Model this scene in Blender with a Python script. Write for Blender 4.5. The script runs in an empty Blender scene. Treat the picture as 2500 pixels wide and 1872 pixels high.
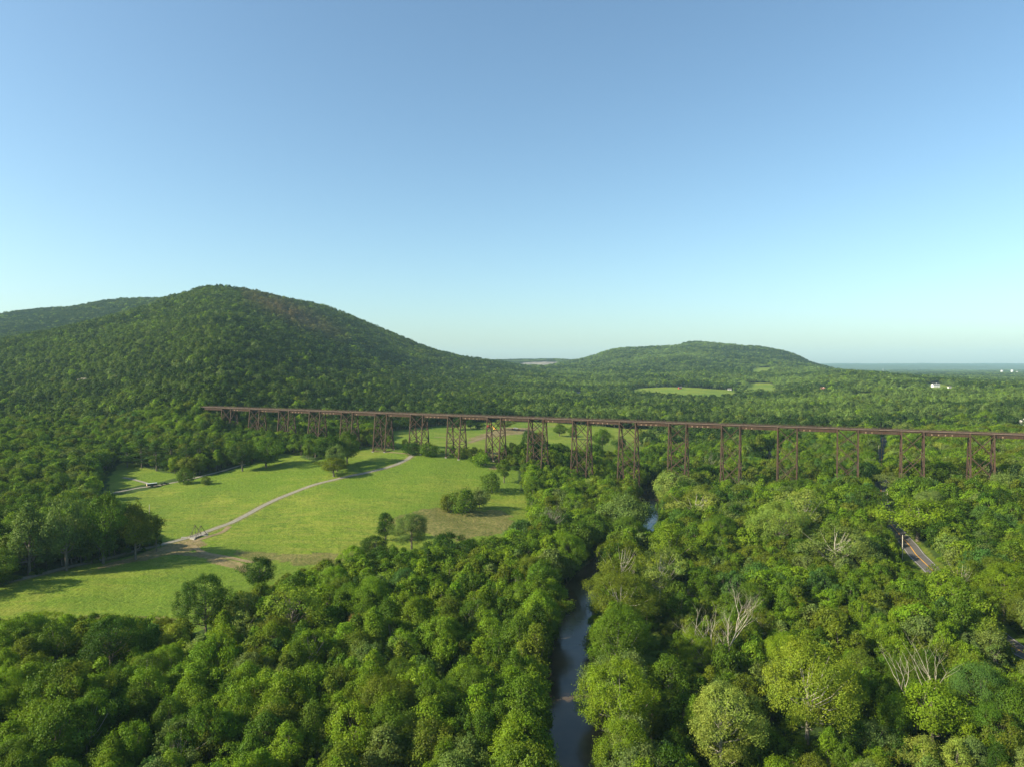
import bpy, math, random
import numpy as np
from mathutils import Vector, Matrix

random.seed(7)
RNG = np.random.default_rng(11)
F = 1667.0; CXP = 1250.0; CYP = 936.0; CAMZ = 100.0
PITCH = math.atan(41.0 / F)
scene = bpy.context.scene
COL = scene.collection

# ------------------------------------------------------------------ helpers
def hash2(ix, iy, seed):
    h = (ix.astype(np.int64) * 374761393 + iy.astype(np.int64) * 668265263 + seed * 1442695041) & 0xFFFFFFFF
    h = ((h ^ (h >> 13)) * 1274126177) & 0xFFFFFFFF
    return ((h ^ (h >> 16)) & 0xFFFF) / 65535.0

def vnoise(x, y, seed=0):
    x = np.asarray(x, float); y = np.asarray(y, float)
    ix = np.floor(x); iy = np.floor(y); fx = x - ix; fy = y - iy
    fx = fx * fx * (3 - 2 * fx); fy = fy * fy * (3 - 2 * fy)
    ix = ix.astype(np.int64); iy = iy.astype(np.int64)
    a = hash2(ix, iy, seed); b = hash2(ix + 1, iy, seed); c = hash2(ix, iy + 1, seed); d = hash2(ix + 1, iy + 1, seed)
    return (a * (1 - fx) + b * fx) * (1 - fy) + (c * (1 - fx) + d * fx) * fy

def fbm(x, y, seed=0, octv=4):
    s = 0; a = 0.5
    for k in range(octv):
        s = s + a * (vnoise(x * 2**k, y * 2**k, seed + k * 17) - 0.5); a *= 0.5
    return s * 2

def U(px): return (px - CXP) / F

# ------------------------------------------------------------------ terrain heights
NEAR_D = [60, 170, 240, 300, 370, 450, 520, 570, 620, 700]
NEAR = {
 -900: [8, 8, 8, 9, 14, 24, 36, 44, 52, 60], -300: [6, 6, 6, 7, 10, 18, 26, 33, 40, 50],
 0: [5, 5, 5, 6, 8, 14, 20, 25, 30, 36], 250: [5, 5, 5, 6, 7, 11, 13, 17, 23, 36],
 400: [5, 5, 5, 6, 7, 10.5, 14, 19, 27, 47], 480: [5, 5, 5, 6, 7, 11, 16, 20, 28, 55],
 530: [5, 5, 5, 6, 7, 11, 16, 20, 25, 53], 600: [5, 5, 5, 6, 7, 11, 17, 21, 24, 34], 800: [4, 4, 4, 4.5, 7, 13, 20, 24, 25, 27],
 1050: [3, 3, 3, 4, 6, 12, 20, 27, 28, 28], 1300: [3, 3, 3, 3, 3, 6, 16, 22, 23, 21],
 1450: [3, 3, 3, 3, 2.5, 3, 7, 13, 16, 18], 1550: [3, 3, 3, 3, 2.5, 2.5, 3, 4, 6, 10],
 1650: [3, 3, 3, 3, 2.5, 2.5, 3, 3, 3, 5], 1800: [3, 3, 3, 4, 5, 6, 8, 10, 12, 14],
 1950: [4, 4, 4.5, 6, 8, 11, 13, 15, 18, 20], 2150: [4, 5, 6, 9, 14, 18, 19, 20, 21, 23],
 2300: [5, 6, 8, 12, 16, 20, 21, 22, 23, 25], 2500: [6, 8, 10, 14, 19, 22, 23, 24, 25, 27],
 3000: [8, 12, 14, 18, 22, 25, 26, 28, 30, 32], 3700: [8, 12, 14, 18, 22, 25, 26, 28, 30, 32]}
FARC = {
 -900: [(1000, 100), (1500, 150), (2200, 200), (3000, 290), (4500, 250), (15000, 160)],
 -300: [(1000, 80), (1400, 125), (1800, 160), (2400, 230), (3000, 300), (4500, 250), (15000, 160)],
 0: [(850, 48), (1000, 66), (1200, 98), (1400, 141), (1800, 150), (2400, 230), (3000, 319), (4500, 250), (15000, 160)],
 250: [(850, 50), (1000, 75), (1300, 140), (1600, 211), (2000, 195), (2500, 280), (3000, 387), (4500, 300), (15000, 160)],
 390: [(850, 64), (1000, 92), (1300, 160), (1500, 210), (1750, 266), (2200, 290), (3000, 398), (4500, 300), (15000, 160)],
 522: [(850, 78), (1000, 110), (1300, 180), (1600, 260), (1900, 326), (2300, 330), (3000, 350), (4500, 300), (15000, 160)],
 600: [(850, 68), (1000, 98), (1300, 166), (1600, 244), (1930, 318), (2300, 330), (3000, 320), (4500, 260), (15000, 160)],
 660: [(850, 57), (1000, 85), (1300, 148), (1600, 220), (1800, 272), (2000, 312), (2500, 320), (3000, 300), (4500, 240), (15000, 160)],
 776: [(850, 45), (1000, 66), (1300, 116), (1600, 170), (1900, 238), (2150, 296), (2600, 290), (4500, 220), (15000, 160)],
 845: [(850, 40), (1000, 56), (1300, 96), (1600, 140), (1900, 200), (2200, 266), (2700, 260), (4500, 200), (15000, 160)],
 920: [(850, 34), (1000, 47), (1300, 76), (1600, 110), (1900, 156), (2250, 222), (2700, 210), (4500, 160), (15000, 160)],
 1014: [(850, 28), (1000, 33), (1300, 50), (1600, 72), (2000, 120), (2350, 176), (2800, 160), (4500, 130), (15000, 150)],
 1100: [(850, 27), (1000, 31), (1300, 42), (1600, 58), (2000, 90), (2500, 138), (3000, 125), (4500, 110), (5500, 135), (15000, 150)],
 1224: [(850, 26), (1000, 31), (1300, 37), (1600, 46), (2000, 62), (2500, 88), (3000, 111), (3600, 95), (4600, 105), (5500, 143), (15000, 150)],
 1300: [(850, 23), (1000, 30), (1300, 36), (1600, 45), (2000, 56), (2500, 68), (3000, 80), (4000, 85), (4800, 105), (5500, 149), (15000, 150)],
 1370: [(850, 22), (1000, 29), (1300, 34), (1600, 42), (2000, 54), (2500, 68), (3000, 84), (4000, 103), (4800, 115), (5500, 149), (15000, 150)],
 1438: [(850, 21), (1000, 28), (1300, 33), (1600, 40), (2000, 52), (2500, 66), (3200, 92), (4200, 147), (5500, 140), (15000, 150)],
 1470: [(850, 21), (1000, 27), (1300, 31), (1600, 39), (2000, 52), (2500, 68), (3200, 105), (4000, 172), (5500, 150), (15000, 150)],
 1506: [(850, 20), (1000, 27), (1300, 30), (1450, 33), (1750, 45), (2000, 51), (2500, 70), (3000, 105), (4000, 204), (5000, 190), (15000, 150)],
 1608: [(850, 17), (1000, 25), (1300, 29), (1450, 33), (1750, 46), (2000, 51), (2500, 72), (3000, 112), (4000, 206), (5000, 190), (15000, 150)],
 1702: [(850, 16), (1000, 24), (1300, 28), (1450, 32), (1750, 44), (2000, 51), (2500, 75), (3000, 118), (4300, 243), (5000, 220), (15000, 150)],
 1808: [(850, 18), (1000, 24), (1300, 28), (1600, 35), (2000, 46), (2500, 74), (3000, 112), (4000, 219), (5000, 190), (15000, 150)],
 1874: [(850, 19), (1000, 25), (1300, 29), (1600, 36), (2000, 46), (2500, 73), (3000, 108), (4000, 212), (5000, 180), (15000, 150)],
 1917: [(850, 20), (1000, 25), (1300, 30), (1600, 38), (2000, 48), (2500, 72), (3000, 100), (3800, 188), (5000, 150), (15000, 155)],
 1953: [(850, 21), (1000, 26), (1300, 32), (1600, 42), (2000, 54), (2500, 72), (3000, 95), (3700, 149), (5000, 110), (15000, 160)],
 1986: [(850, 22), (1000, 27), (1300, 36), (1600, 50), (2000, 60), (2500, 70), (3600, 98), (5000, 70), (9000, 60), (12500, 120), (14500, 163), (15500, 160)],
 2098: [(850, 24), (1000, 29), (1300, 42), (1600, 57), (1850, 70), (2500, 70), (4000, 45), (9000, 50), (12500, 120), (14500, 165), (15500, 160)],
 2235: [(850, 27), (1000, 31), (1300, 45), (1600, 56), (1800, 58), (2500, 50), (4000, 40), (9000, 50), (12500, 130), (14500, 170), (15500, 160)],
 2423: [(850, 29), (1000, 34), (1300, 46), (1500, 50), (2000, 44), (3000, 40), (9000, 50), (12500, 120), (14500, 166), (15500, 160)],
 2500: [(850, 30), (1000, 35), (1300, 47), (1500, 50), (2000, 44), (3000, 40), (9000, 50), (12500, 120), (14500, 165), (15500, 160)],
 3000: [(1000, 45), (1400, 62), (2200, 60), (4000, 50), (9000, 60), (15000, 160)],
 3700: [(1000, 45), (1400, 62), (2200, 60), (4000, 50), (9000, 60), (15000, 160)]}

UG = np.arange(-1.30, 1.4701, 0.005)
LG = np.linspace(math.log(60), math.log(16000), 560)
DG = np.exp(LG)
def build_raster():
    R = np.zeros((len(UG), len(DG)))
    nk = sorted(NEAR); nu = np.array([U(k) for k in nk])
    nv = np.array([np.interp(DG, NEAR_D, NEAR[k]) for k in nk])
    fk = sorted(FARC); fu = np.array([U(k) for k in fk])
    near = np.array([np.interp(UG, nu, nv[:, j]) for j in range(len(DG))]).T
    n700 = np.interp(UG, nu, [NEAR[k][-1] for k in nk])
    rel = []
    for k in fk:
        pts = [p for p in FARC[k]]
        n7 = float(np.interp(U(k), nu, [NEAR[q][-1] for q in nk]))
        rel.append(np.interp(DG, [700] + [p[0] for p in pts], [n7] + [p[1] for p in pts]))
    rel = np.array(rel)
    far = np.array([np.interp(UG, fu, rel[:, j]) for j in range(len(DG))]).T
    w = (DG > 700)[None, :]
    # at 700 the interpolation over u differs a little: fade the difference
    diff = (n700 - far[:, np.searchsorted(DG, 700)])[:, None] * np.clip(1 - (DG - 700) / 200, 0, 1)[None, :]
    R = np.where(w, far + diff, near)
    def blur(a, k, ax):
        ker = np.hanning(2 * k + 3)[1:-1]; ker /= ker.sum()
        pad = [(0, 0), (0, 0)]; pad[ax] = (k, k)
        b = np.pad(a, pad, mode='edge')
        return np.apply_along_axis(lambda v: np.convolve(v, ker, 'valid'), ax, b)
    Rb = blur(blur(R, 6, 0), 7, 1)
    return Rb
RAST = build_raster()
RIVER = np.array([(20, -300), (19, 60), (18, 100), (17, 140), (17.5, 179), (18, 205), (21, 236), (26, 287), (37, 322), (60, 375), (80, 410),
                  (91, 450), (103, 510), (112, 545), (150, 585), (215, 620), (300, 700), (380, 800)], float)
RIVER_HW = 6.8
def seg_dist(x, y, P):
    x = np.asarray(x, float); y = np.asarray(y, float)
    best = np.full(x.shape, 1e9)
    for (x0, y0), (x1, y1) in zip(P[:-1], P[1:]):
        dx, dy = x1 - x0, y1 - y0; L = dx * dx + dy * dy
        t = np.clip(((x - x0) * dx + (y - y0) * dy) / L, 0, 1)
        best = np.minimum(best, np.hypot(x - x0 - t * dx, y - y0 - t * dy))
    return best
def H(x, y):
    x = np.asarray(x, float); y = np.asarray(y, float)
    d = np.clip(y, 61, 15800); u = np.clip(x / np.maximum(y, 250.0), UG[0], UG[-1] - 1e-6)
    fi = (u - UG[0]) / 0.005; fj = (np.log(d) - LG[0]) / (LG[1] - LG[0])
    i = np.clip(fi.astype(int), 0, len(UG) - 2); j = np.clip(fj.astype(int), 0, len(DG) - 2)
    a = fi - i; b = fj - j
    z = (RAST[i, j] * (1 - a) + RAST[i + 1, j] * a) * (1 - b) + (RAST[i, j + 1] * (1 - a) + RAST[i + 1, j + 1] * a) * b
    far = np.clip((d - 700) / 800, 0, 1)
    z = z + (1 - far) * 1.0 * fbm(x / 40, y / 40, 3, 3) + far * (11 * fbm(x / 240, y / 240, 9, 4) * np.clip(z / 60, 0, 1.6))
    z = z + 24 * np.exp(-((x - U(1702) * 4300) ** 2 + (y - 4300) ** 2) / (2 * 75.0 ** 2))
    z = z + np.clip((d - 5000) / 5000, 0, 1) * 14 * fbm(x / 900, y / 900, 21, 4)
    m = (y < 1150)
    if np.any(m):
        rd = seg_dist(x, y, RIVER)
        k = np.clip((rd - (RIVER_HW - 1.5)) / 7.0, 0, 1); k = k * k * (3 - 2 * k)
        z = np.where(m, -1.2 * (1 - k) + np.maximum(z, 1.2) * k, z)
    return z
def Hs(x, y): return float(H(np.array([x]), np.array([y]))[0])

# ------------------------------------------------------------------ picture <-> place
CP, SP = math.cos(PITCH), math.sin(PITCH)
def ray(px, py):
    cx = px - CXP; cy = CYP - py
    return np.array([cx, F * CP + cy * SP, cy * CP - F * SP])
def ground_at(px, py, dmin=90, dmax=15000):
    r = ray(px, py); t = dmin / r[1]
    n = 700
    ds = np.exp(np.linspace(math.log(dmin), math.log(dmax), n))
    xs = r[0] / r[1] * ds; zs = CAMZ + r[2] / r[1] * ds
    h = H(xs, ds); below = np.where(zs <= h)[0]
    if len(below) == 0: return None
    k = below[0]
    if k == 0: return (xs[0], ds[0], h[0])
    a = (zs[k-1] - h[k-1]); b = (h[k] - zs[k]); t = a / (a + b + 1e-9)
    d = ds[k-1] + (ds[k] - ds[k-1]) * t; x = r[0] / r[1] * d
    return (x, d, Hs(x, d))
def project(x, y, z):
    dz = z - CAMZ
    depth = y * CP - dz * SP; up = y * SP + dz * CP
    return CXP + F * x / depth, CYP - F * up / depth
def z_at(px, py, y):
    r = ray(px, py); return CAMZ + r[2] / r[1] * y

# ------------------------------------------------------------------ mesh helpers
def mk_mesh(name, verts, faces=None, quads=None):
    me = bpy.data.meshes.new(name)
    if quads is not None:
        verts = np.asarray(verts, np.float32); quads = np.asarray(quads, np.int32)
        k = quads.shape[1]
        me.vertices.add(len(verts)); me.vertices.foreach_set('co', verts.ravel())
        me.loops.add(quads.size); me.loops.foreach_set('vertex_index', quads.ravel())
        me.polygons.add(len(quads)); me.polygons.foreach_set('loop_start', np.arange(0, quads.size, k, dtype=np.int32))
        me.update(calc_edges=True)
    else:
        me.from_pydata([tuple(v) for v in verts], [], faces); me.update()
    return me
def link(name, me, mat=None, parent=None, smooth=False):
    o = bpy.data.objects.new(name, me); COL.objects.link(o)
    if mat is not None and me is not None:
        for m in (mat if isinstance(mat, (list, tuple)) else [mat]): me.materials.append(m)
    if parent: o.parent = parent
    if smooth and me: me.polygons.foreach_set('use_smooth', [True] * len(me.polygons))
    return o
def tag(o, label=None, cat=None, group=None, kind=None):
    if label: o['label'] = label
    if cat: o['category'] = cat
    if group: o['group'] = group
    if kind: o['kind'] = kind
    return o
def empty(name, loc, rz=0):
    o = bpy.data.objects.new(name, None); COL.objects.link(o); o.location = loc; o.rotation_euler = (0, 0, rz)
    o.empty_display_size = 0.5
    return o
class MB:
    def __init__(s): s.v = []; s.f = []
    def quad(s, a, b, c, d):
        n = len(s.v); s.v += [a, b, c, d]; s.f.append((n, n+1, n+2, n+3))
    def prism(s, ring0, ring1, cap=True):
        n = len(s.v); k = len(ring0); s.v += [tuple(p) for p in ring0] + [tuple(p) for p in ring1]
        for i in range(k):
            j = (i + 1) % k; s.f.append((n + i, n + j, n + k + j, n + k + i))
        if cap: s.f.append(tuple(n + i for i in range(k))[::-1]); s.f.append(tuple(n + k + i for i in range(k)))
    def box(s, x0, x1, y0, y1, z0, z1):
        s.prism([(x0, y0, z0), (x1, y0, z0), (x1, y1, z0), (x0, y1, z0)], [(x0, y0, z1), (x1, y0, z1), (x1, y1, z1), (x0, y1, z1)])
    def bar(s, a, b, w, h=None, up=(0, 0, 1)):
        a = Vector(a); b = Vector(b); h = h or w; d = (b - a).normalized(); up = Vector(up)
        if abs(d.dot(up)) > 0.98: up = Vector((1, 0, 0))
        sx = d.cross(up).normalized() * (w / 2); sy = sx.cross(d).normalized() * (h / 2)
        s.prism([a - sx - sy, a + sx - sy, a + sx + sy, a - sx + sy], [b - sx - sy, b + sx - sy, b + sx + sy, b - sx + sy])
    def tube(s, pts, rad, n=6, cap=True):
        rings = []
        pts = [Vector(p) for p in pts]
        for i, p in enumerate(pts):
            d = (pts[min(i + 1, len(pts) - 1)] - pts[max(i - 1, 0)]).normalized()
            up = Vector((0, 0, 1)) if abs(d.z) < 0.9 else Vector((1, 0, 0))
            a = d.cross(up).normalized(); b = a.cross(d)
            rings.append([p + (a * math.cos(2 * math.pi * k / n) + b * math.sin(2 * math.pi * k / n)) * rad[i] for k in range(n)])
        base = len(s.v)
        for r in rings: s.v += [tuple(q) for q in r]
        for i in range(len(rings) - 1):
            for k in range(n):
                j = (k + 1) % n; s.f.append((base + i*n + k, base + i*n + j, base + (i+1)*n + j, base + (i+1)*n + k))
        if cap: s.f.append(tuple(base + k for k in range(n))[::-1]); s.f.append(tuple(base + (len(rings)-1)*n + k for k in range(n)))
    def mesh(s, name): return mk_mesh(name, s.v, s.f)
    def build(s, name, mat, parent=None, smooth=False): return link(name, s.mesh(name), mat, parent, smooth)

# ------------------------------------------------------------------ materials
def newmat(name):
    m = bpy.data.materials.new(name); m.use_nodes = True; nt = m.node_tree; nt.nodes.clear()
    out = nt.nodes.new('ShaderNodeOutputMaterial'); return m, nt, out
def N(nt, t, **kw):
    n = nt.nodes.new(t)
    for k, v in kw.items(): setattr(n, k, v)
    return n
def noise(nt, scale, detail=4, rough=0.6, vec=None, dist=0.0):
    n = N(nt, 'ShaderNodeTexNoise'); n.inputs['Scale'].default_value = scale; n.inputs['Detail'].default_value = detail
    n.inputs['Roughness'].default_value = rough; n.inputs['Distortion'].default_value = dist
    if vec: nt.links.new(vec, n.inputs['Vector'])
    return n.outputs['Fac']
def ramp(nt, fac, stops):
    r = N(nt, 'ShaderNodeValToRGB'); e = r.color_ramp.elements
    while len(e) < len(stops): e.new(0.5)
    for k, (p, c) in enumerate(stops):
        e[k].position = p; e[k].color = (c[0], c[1], c[2], 1) if hasattr(c, '__len__') else (c, c, c, 1)
    nt.links.new(fac, r.inputs[0]); return r.outputs[0]
def mix(nt, fac, a, b, mode='MIX'):
    n = N(nt, 'ShaderNodeMix', data_type='RGBA', blend_type=mode)
    for s, v in ((n.inputs[0], fac), (n.inputs[6], a), (n.inputs[7], b)):
        if isinstance(v, (int, float)): s.default_value = v
        elif isinstance(v, tuple): s.default_value = (*v, 1)
        else: nt.links.new(v, s)
    return n.outputs[2]
def attr(nt, name, typ='GEOMETRY'):
    a = N(nt, 'ShaderNodeAttribute'); a.attribute_name = name; a.attribute_type = typ; return a
def bsdf(nt, out, col, rough=0.8, spec=0.3, metal=0.0, bump=None, bstr=0.5, bdist=0.1):
    b = N(nt, 'ShaderNodeBsdfPrincipled')
    if isinstance(col, tuple): b.inputs['Base Color'].default_value = (*col, 1)
    else: nt.links.new(col, b.inputs['Base Color'])
    if isinstance(rough, (int, float)): b.inputs['Roughness'].default_value = rough
    else: nt.links.new(rough, b.inputs['Roughness'])
    b.inputs['Specular IOR Level'].default_value = spec; b.inputs['Metallic'].default_value = metal
    if bump is not None:
        bn = N(nt, 'ShaderNodeBump'); bn.inputs['Strength'].default_value = bstr; bn.inputs['Distance'].default_value = bdist
        nt.links.new(bump, bn.inputs['Height']); nt.links.new(bn.outputs[0], b.inputs['Normal'])
    nt.links.new(b.outputs[0], out.inputs['Surface']); return b
def posvec(nt):
    g = N(nt, 'ShaderNodeNewGeometry'); return g.outputs['Position']
def simple(name, col, rough=0.7, spec=0.3, metal=0.0, var=0.25, scale=1.5):
    m, nt, out = newmat(name)
    tc = N(nt, 'ShaderNodeTexCoord')
    f = noise(nt, scale, 4, 0.6, tc.outputs['Object'])
    c = ramp(nt, f, [(0.3, tuple(k * (1 - var) for k in col)), (0.7, tuple(min(1, k * (1 + var)) for k in col))])
    bsdf(nt, out, c, rough, spec, metal); return m

def leaf_material(name, source):
    m, nt, out = newmat(name)
    if source == 'OBJECT':
        oi = N(nt, 'ShaderNodeObjectInfo'); tint = oi.outputs['Color']
    else:
        tint = attr(nt, 'tint', 'INSTANCER').outputs['Color']
    cl = attr(nt, 'clump')
    tw = mix(nt, 1.0, tint, cl.outputs['Color'], 'MULTIPLY')
    d = N(nt, 'ShaderNodeBsdfDiffuse'); nt.links.new(tw, d.inputs['Color'])
    t = N(nt, 'ShaderNodeBsdfTranslucent')
    tc = mix(nt, 1.0, tw, (1.25, 1.2, 0.5), 'MULTIPLY'); nt.links.new(tc, t.inputs['Color'])
    g = N(nt, 'ShaderNodeBsdfGlossy'); g.inputs['Roughness'].default_value = 0.5; g.inputs['Color'].default_value = (1, 1, 0.92, 1)
    ms = N(nt, 'ShaderNodeMixShader'); ms.inputs[0].default_value = 0.30
    nt.links.new(d.outputs[0], ms.inputs[1]); nt.links.new(t.outputs[0], ms.inputs[2])
    m2 = N(nt, 'ShaderNodeMixShader'); m2.inputs[0].default_value = 0.008
    nt.links.new(ms.outputs[0], m2.inputs[1]); nt.links.new(g.outputs[0], m2.inputs[2])
    nt.links.new(m2.outputs[0], out.inputs['Surface']); return m
LEAF_O = leaf_material('tree_leaves', 'OBJECT')
LEAF_I = leaf_material('forest_leaves', 'INSTANCER')
def bark_material(name, c0, c1):
    m, nt, out = newmat(name); tc = N(nt, 'ShaderNodeTexCoord')
    f = noise(nt, 1.3, 5, 0.7, tc.outputs['Object'])
    bsdf(nt, out, ramp(nt, f, [(0.35, c0), (0.65, c1)]), 0.9, 0.2, bump=f, bstr=0.6, bdist=0.1); return m
BARK = bark_material('grey_bark', (0.09, 0.075, 0.055), (0.19, 0.165, 0.13))
BARK_PALE = bark_material('pale_bark', (0.22, 0.20, 0.15), (0.38, 0.35, 0.28))
BARK_GREY = bark_material('grey_dead_wood', (0.16, 0.145, 0.11), (0.30, 0.27, 0.22))
BARK_DEAD = bark_material('weathered_dead_wood', (0.24, 0.21, 0.155), (0.44, 0.40, 0.31))

# ground material
def ground_material():
    m, nt, out = newmat('ground_cover'); P = posvec(nt)
    big = noise(nt, 0.012, 4, 0.6, P); mid = noise(nt, 0.07, 5, 0.65, P); fine = noise(nt, 0.55, 5, 0.7, P); vf = noise(nt, 1.8, 3, 0.7, P)
    # meadow, mown along slow bands
    mp = N(nt, 'ShaderNodeMapping'); mp.inputs['Scale'].default_value = (0.05, 0.19, 0.05); mp.inputs['Rotation'].default_value = (0, 0, 0.5)
    nt.links.new(P, mp.inputs[0]); band = noise(nt, 1.0, 5, 0.65, mp.outputs[0], 0.8)
    mead = ramp(nt, mid, [(0.30, (0.074, 0.128, 0.010)), (0.5, (0.118, 0.178, 0.014)), (0.68, (0.180, 0.222, 0.026))])
    mead = mix(nt, ramp(nt, band, [(0.42, 0.0), (0.62, 0.75)]), mead, (0.195, 0.205, 0.034))
    mead = mix(nt, ramp(nt, big, [(0.42, 0.0), (0.58, 0.8)]), mead, (0.082, 0.150, 0.011))
    mead = mix(nt, ramp(nt, fine, [(0.30, 0.85), (0.48, 0.0)]), mead, (0.070, 0.112, 0.008))
    mead = mix(nt, ramp(nt, vf, [(0.54, 0.0), (0.70, 0.8)]), mead, (0.270, 0.295, 0.055))
    dry = ramp(nt, mid, [(0.32, (0.12, 0.095, 0.035)), (0.6, (0.215, 0.170, 0.070))])
    dry = mix(nt, ramp(nt, fine, [(0.4, 0.75), (0.6, 0.0)]), dry, (0.07, 0.085, 0.02))
    soil = ramp(nt, mid, [(0.3, (0.17, 0.12, 0.055)), (0.7, (0.30, 0.225, 0.12))])
    soil = mix(nt, ramp(nt, fine, [(0.42, 0.6), (0.6, 0.0)]), soil, (0.10, 0.115, 0.03))
    floor = ramp(nt, mid, [(0.35, (0.022, 0.042, 0.010)), (0.65, (0.050, 0.085, 0.018))])
    c = mix(nt, attr(nt, 'meadow').outputs['Fac'], floor, mead)
    c = mix(nt, attr(nt, 'dry').outputs['Fac'], c, dry)
    c = mix(nt, attr(nt, 'soil').outputs['Fac'], c, soil)
    rockc = ramp(nt, noise(nt, 0.03, 4, 0.7, P), [(0.35, (0.08, 0.075, 0.065)), (0.6, (0.27, 0.24, 0.20))])
    c = mix(nt, attr(nt, 'rock').outputs['Fac'], c, rockc)
    tus = noise(nt, 0.28, 3, 0.6, P)
    c = mix(nt, ramp(nt, tus, [(0.30, 0.55), (0.42, 0.0)]), c, (0.052, 0.090, 0.010))
    h = N(nt, 'ShaderNodeMath', operation='ADD'); nt.links.new(fine, h.inputs[0]); nt.links.new(tus, h.inputs[1])
    bsdf(nt, out, c, 0.95, 0.1, bump=h.outputs[0], bstr=0.9, bdist=0.7); return m
GROUND = ground_material()

def strip_material(name, c0, c1, sc=0.6, rough=0.9):
    m, nt, out = newmat(name); P = posvec(nt)
    f = noise(nt, sc, 5, 0.7, P)
    bsdf(nt, out, ramp(nt, f, [(0.3, c0), (0.7, c1)]), rough, 0.2, bump=f, bstr=0.3, bdist=0.05); return m
GRAVEL = strip_material('pale_gravel', (0.17, 0.155, 0.115), (0.27, 0.25, 0.195))
TRACK = strip_material('worn_earth', (0.14, 0.105, 0.05), (0.27, 0.21, 0.11))
ASPHALT = strip_material('asphalt', (0.075, 0.070, 0.070), (0.115, 0.108, 0.104), 0.8)
YELLOW = strip_material('yellow_road_paint', (0.50, 0.25, 0.03), (0.65, 0.34, 0.05))
WHITE = strip_material('white_road_paint', (0.32, 0.32, 0.30), (0.5, 0.5, 0.48))

def water_material():
    m, nt, out = newmat('river_water'); P = posvec(nt)
    mp = N(nt, 'ShaderNodeMapping'); mp.inputs['Scale'].default_value = (1, 0.45, 1); nt.links.new(P, mp.inputs[0])
    f = noise(nt, 1.2, 4, 0.55, mp.outputs[0])
    silt = ramp(nt, noise(nt, 0.05, 3, 0.5, P), [(0.35, (0.045, 0.036, 0.020)), (0.65, (0.125, 0.085, 0.045))])
    bsdf(nt, out, silt, 0.16, 0.30, bump=f, bstr=0.25, bdist=0.05); return m
WATER = water_material()
def rust_material():
    m, nt, out = newmat('rusted_steel'); P = posvec(nt)
    a = noise(nt, 0.35, 5, 0.7, P); b = noise(nt, 2.2, 4, 0.7, P)
    mp = N(nt, 'ShaderNodeMapping'); mp.inputs['Scale'].default_value = (1.4, 1.4, 0.16); nt.links.new(P, mp.inputs[0])
    s = noise(nt, 1.0, 3, 0.6, mp.outputs[0])
    c = ramp(nt, a, [(0.3, (0.038, 0.025, 0.018)), (0.55, (0.064, 0.040, 0.027)), (0.75, (0.090, 0.068, 0.052))])
    c = mix(nt, ramp(nt, s, [(0.5, 0.0), (0.7, 0.7)]), c, (0.085, 0.038, 0.019))
    c = mix(nt, ramp(nt, b, [(0.6, 0.0), (0.8, 0.4)]), c, (0.055, 0.035, 0.03))
    bsdf(nt, out, c, 0.85, 0.25); return m
RUST = rust_material()
RUST_DECK = simple('weathered_deck_timber', (0.078, 0.052, 0.040), 0.9, 0.1, 0, 0.35, 0.5)
FASCIA = simple('sunlit_fascia', (0.150, 0.115, 0.092), 0.9, 0.1, 0, 0.3, 0.4)  # paler than the deck timber: sunlight on the deck edge put into the colour
PLATE = simple('primer_patch', (0.21, 0.145, 0.09), 0.8)
CONC = simple('old_concrete', (0.36, 0.34, 0.30), 0.9, 0.2)
M = dict(
 white=simple('white_paint', (0.75, 0.75, 0.73), 0.5, 0.4, 0, 0.06), dark=simple('dark_blue_paint', (0.012, 0.018, 0.028), 0.25, 0.6, 0, 0.05),
 black=simple('black_rubber', (0.02, 0.02, 0.02), 0.8), glass=simple('tinted_glass', (0.02, 0.03, 0.035), 0.1, 0.7, 0, 0.05),
 chrome=simple('bare_metal', (0.45, 0.45, 0.45), 0.35, 0.5, 0.8, 0.05), red=simple('red_paint', (0.42, 0.04, 0.035), 0.45, 0.4, 0, 0.1),
 yellow=simple('machine_yellow', (0.60, 0.33, 0.05), 0.5, 0.4, 0, 0.1), roofgrey=simple('grey_shingles', (0.20, 0.20, 0.20), 0.9, 0.1, 0, 0.2),
 siding=simple('white_siding', (0.78, 0.76, 0.72), 0.7, 0.2, 0, 0.05), pink=simple('red_brick', (0.42, 0.20, 0.15), 0.9, 0.1, 0, 0.2),
 roofdark=simple('dark_roof', (0.10, 0.095, 0.095), 0.85), wood=simple('pole_wood', (0.50, 0.45, 0.36), 0.85, 0.1, 0, 0.2), tan=simple('tan_boards', (0.42, 0.30, 0.17), 0.85),
 plank=simple('grey_planks', (0.26, 0.24, 0.20), 0.9), iron=simple('dark_rusty_iron', (0.075, 0.055, 0.04), 0.8), silver=simple('silver_roof', (0.62, 0.66, 0.70), 0.35, 0.5, 0.2, 0.05),
 rail=simple('rail_steel', (0.13, 0.09, 0.07), 0.5, 0.4, 0.4, 0.1))

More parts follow.
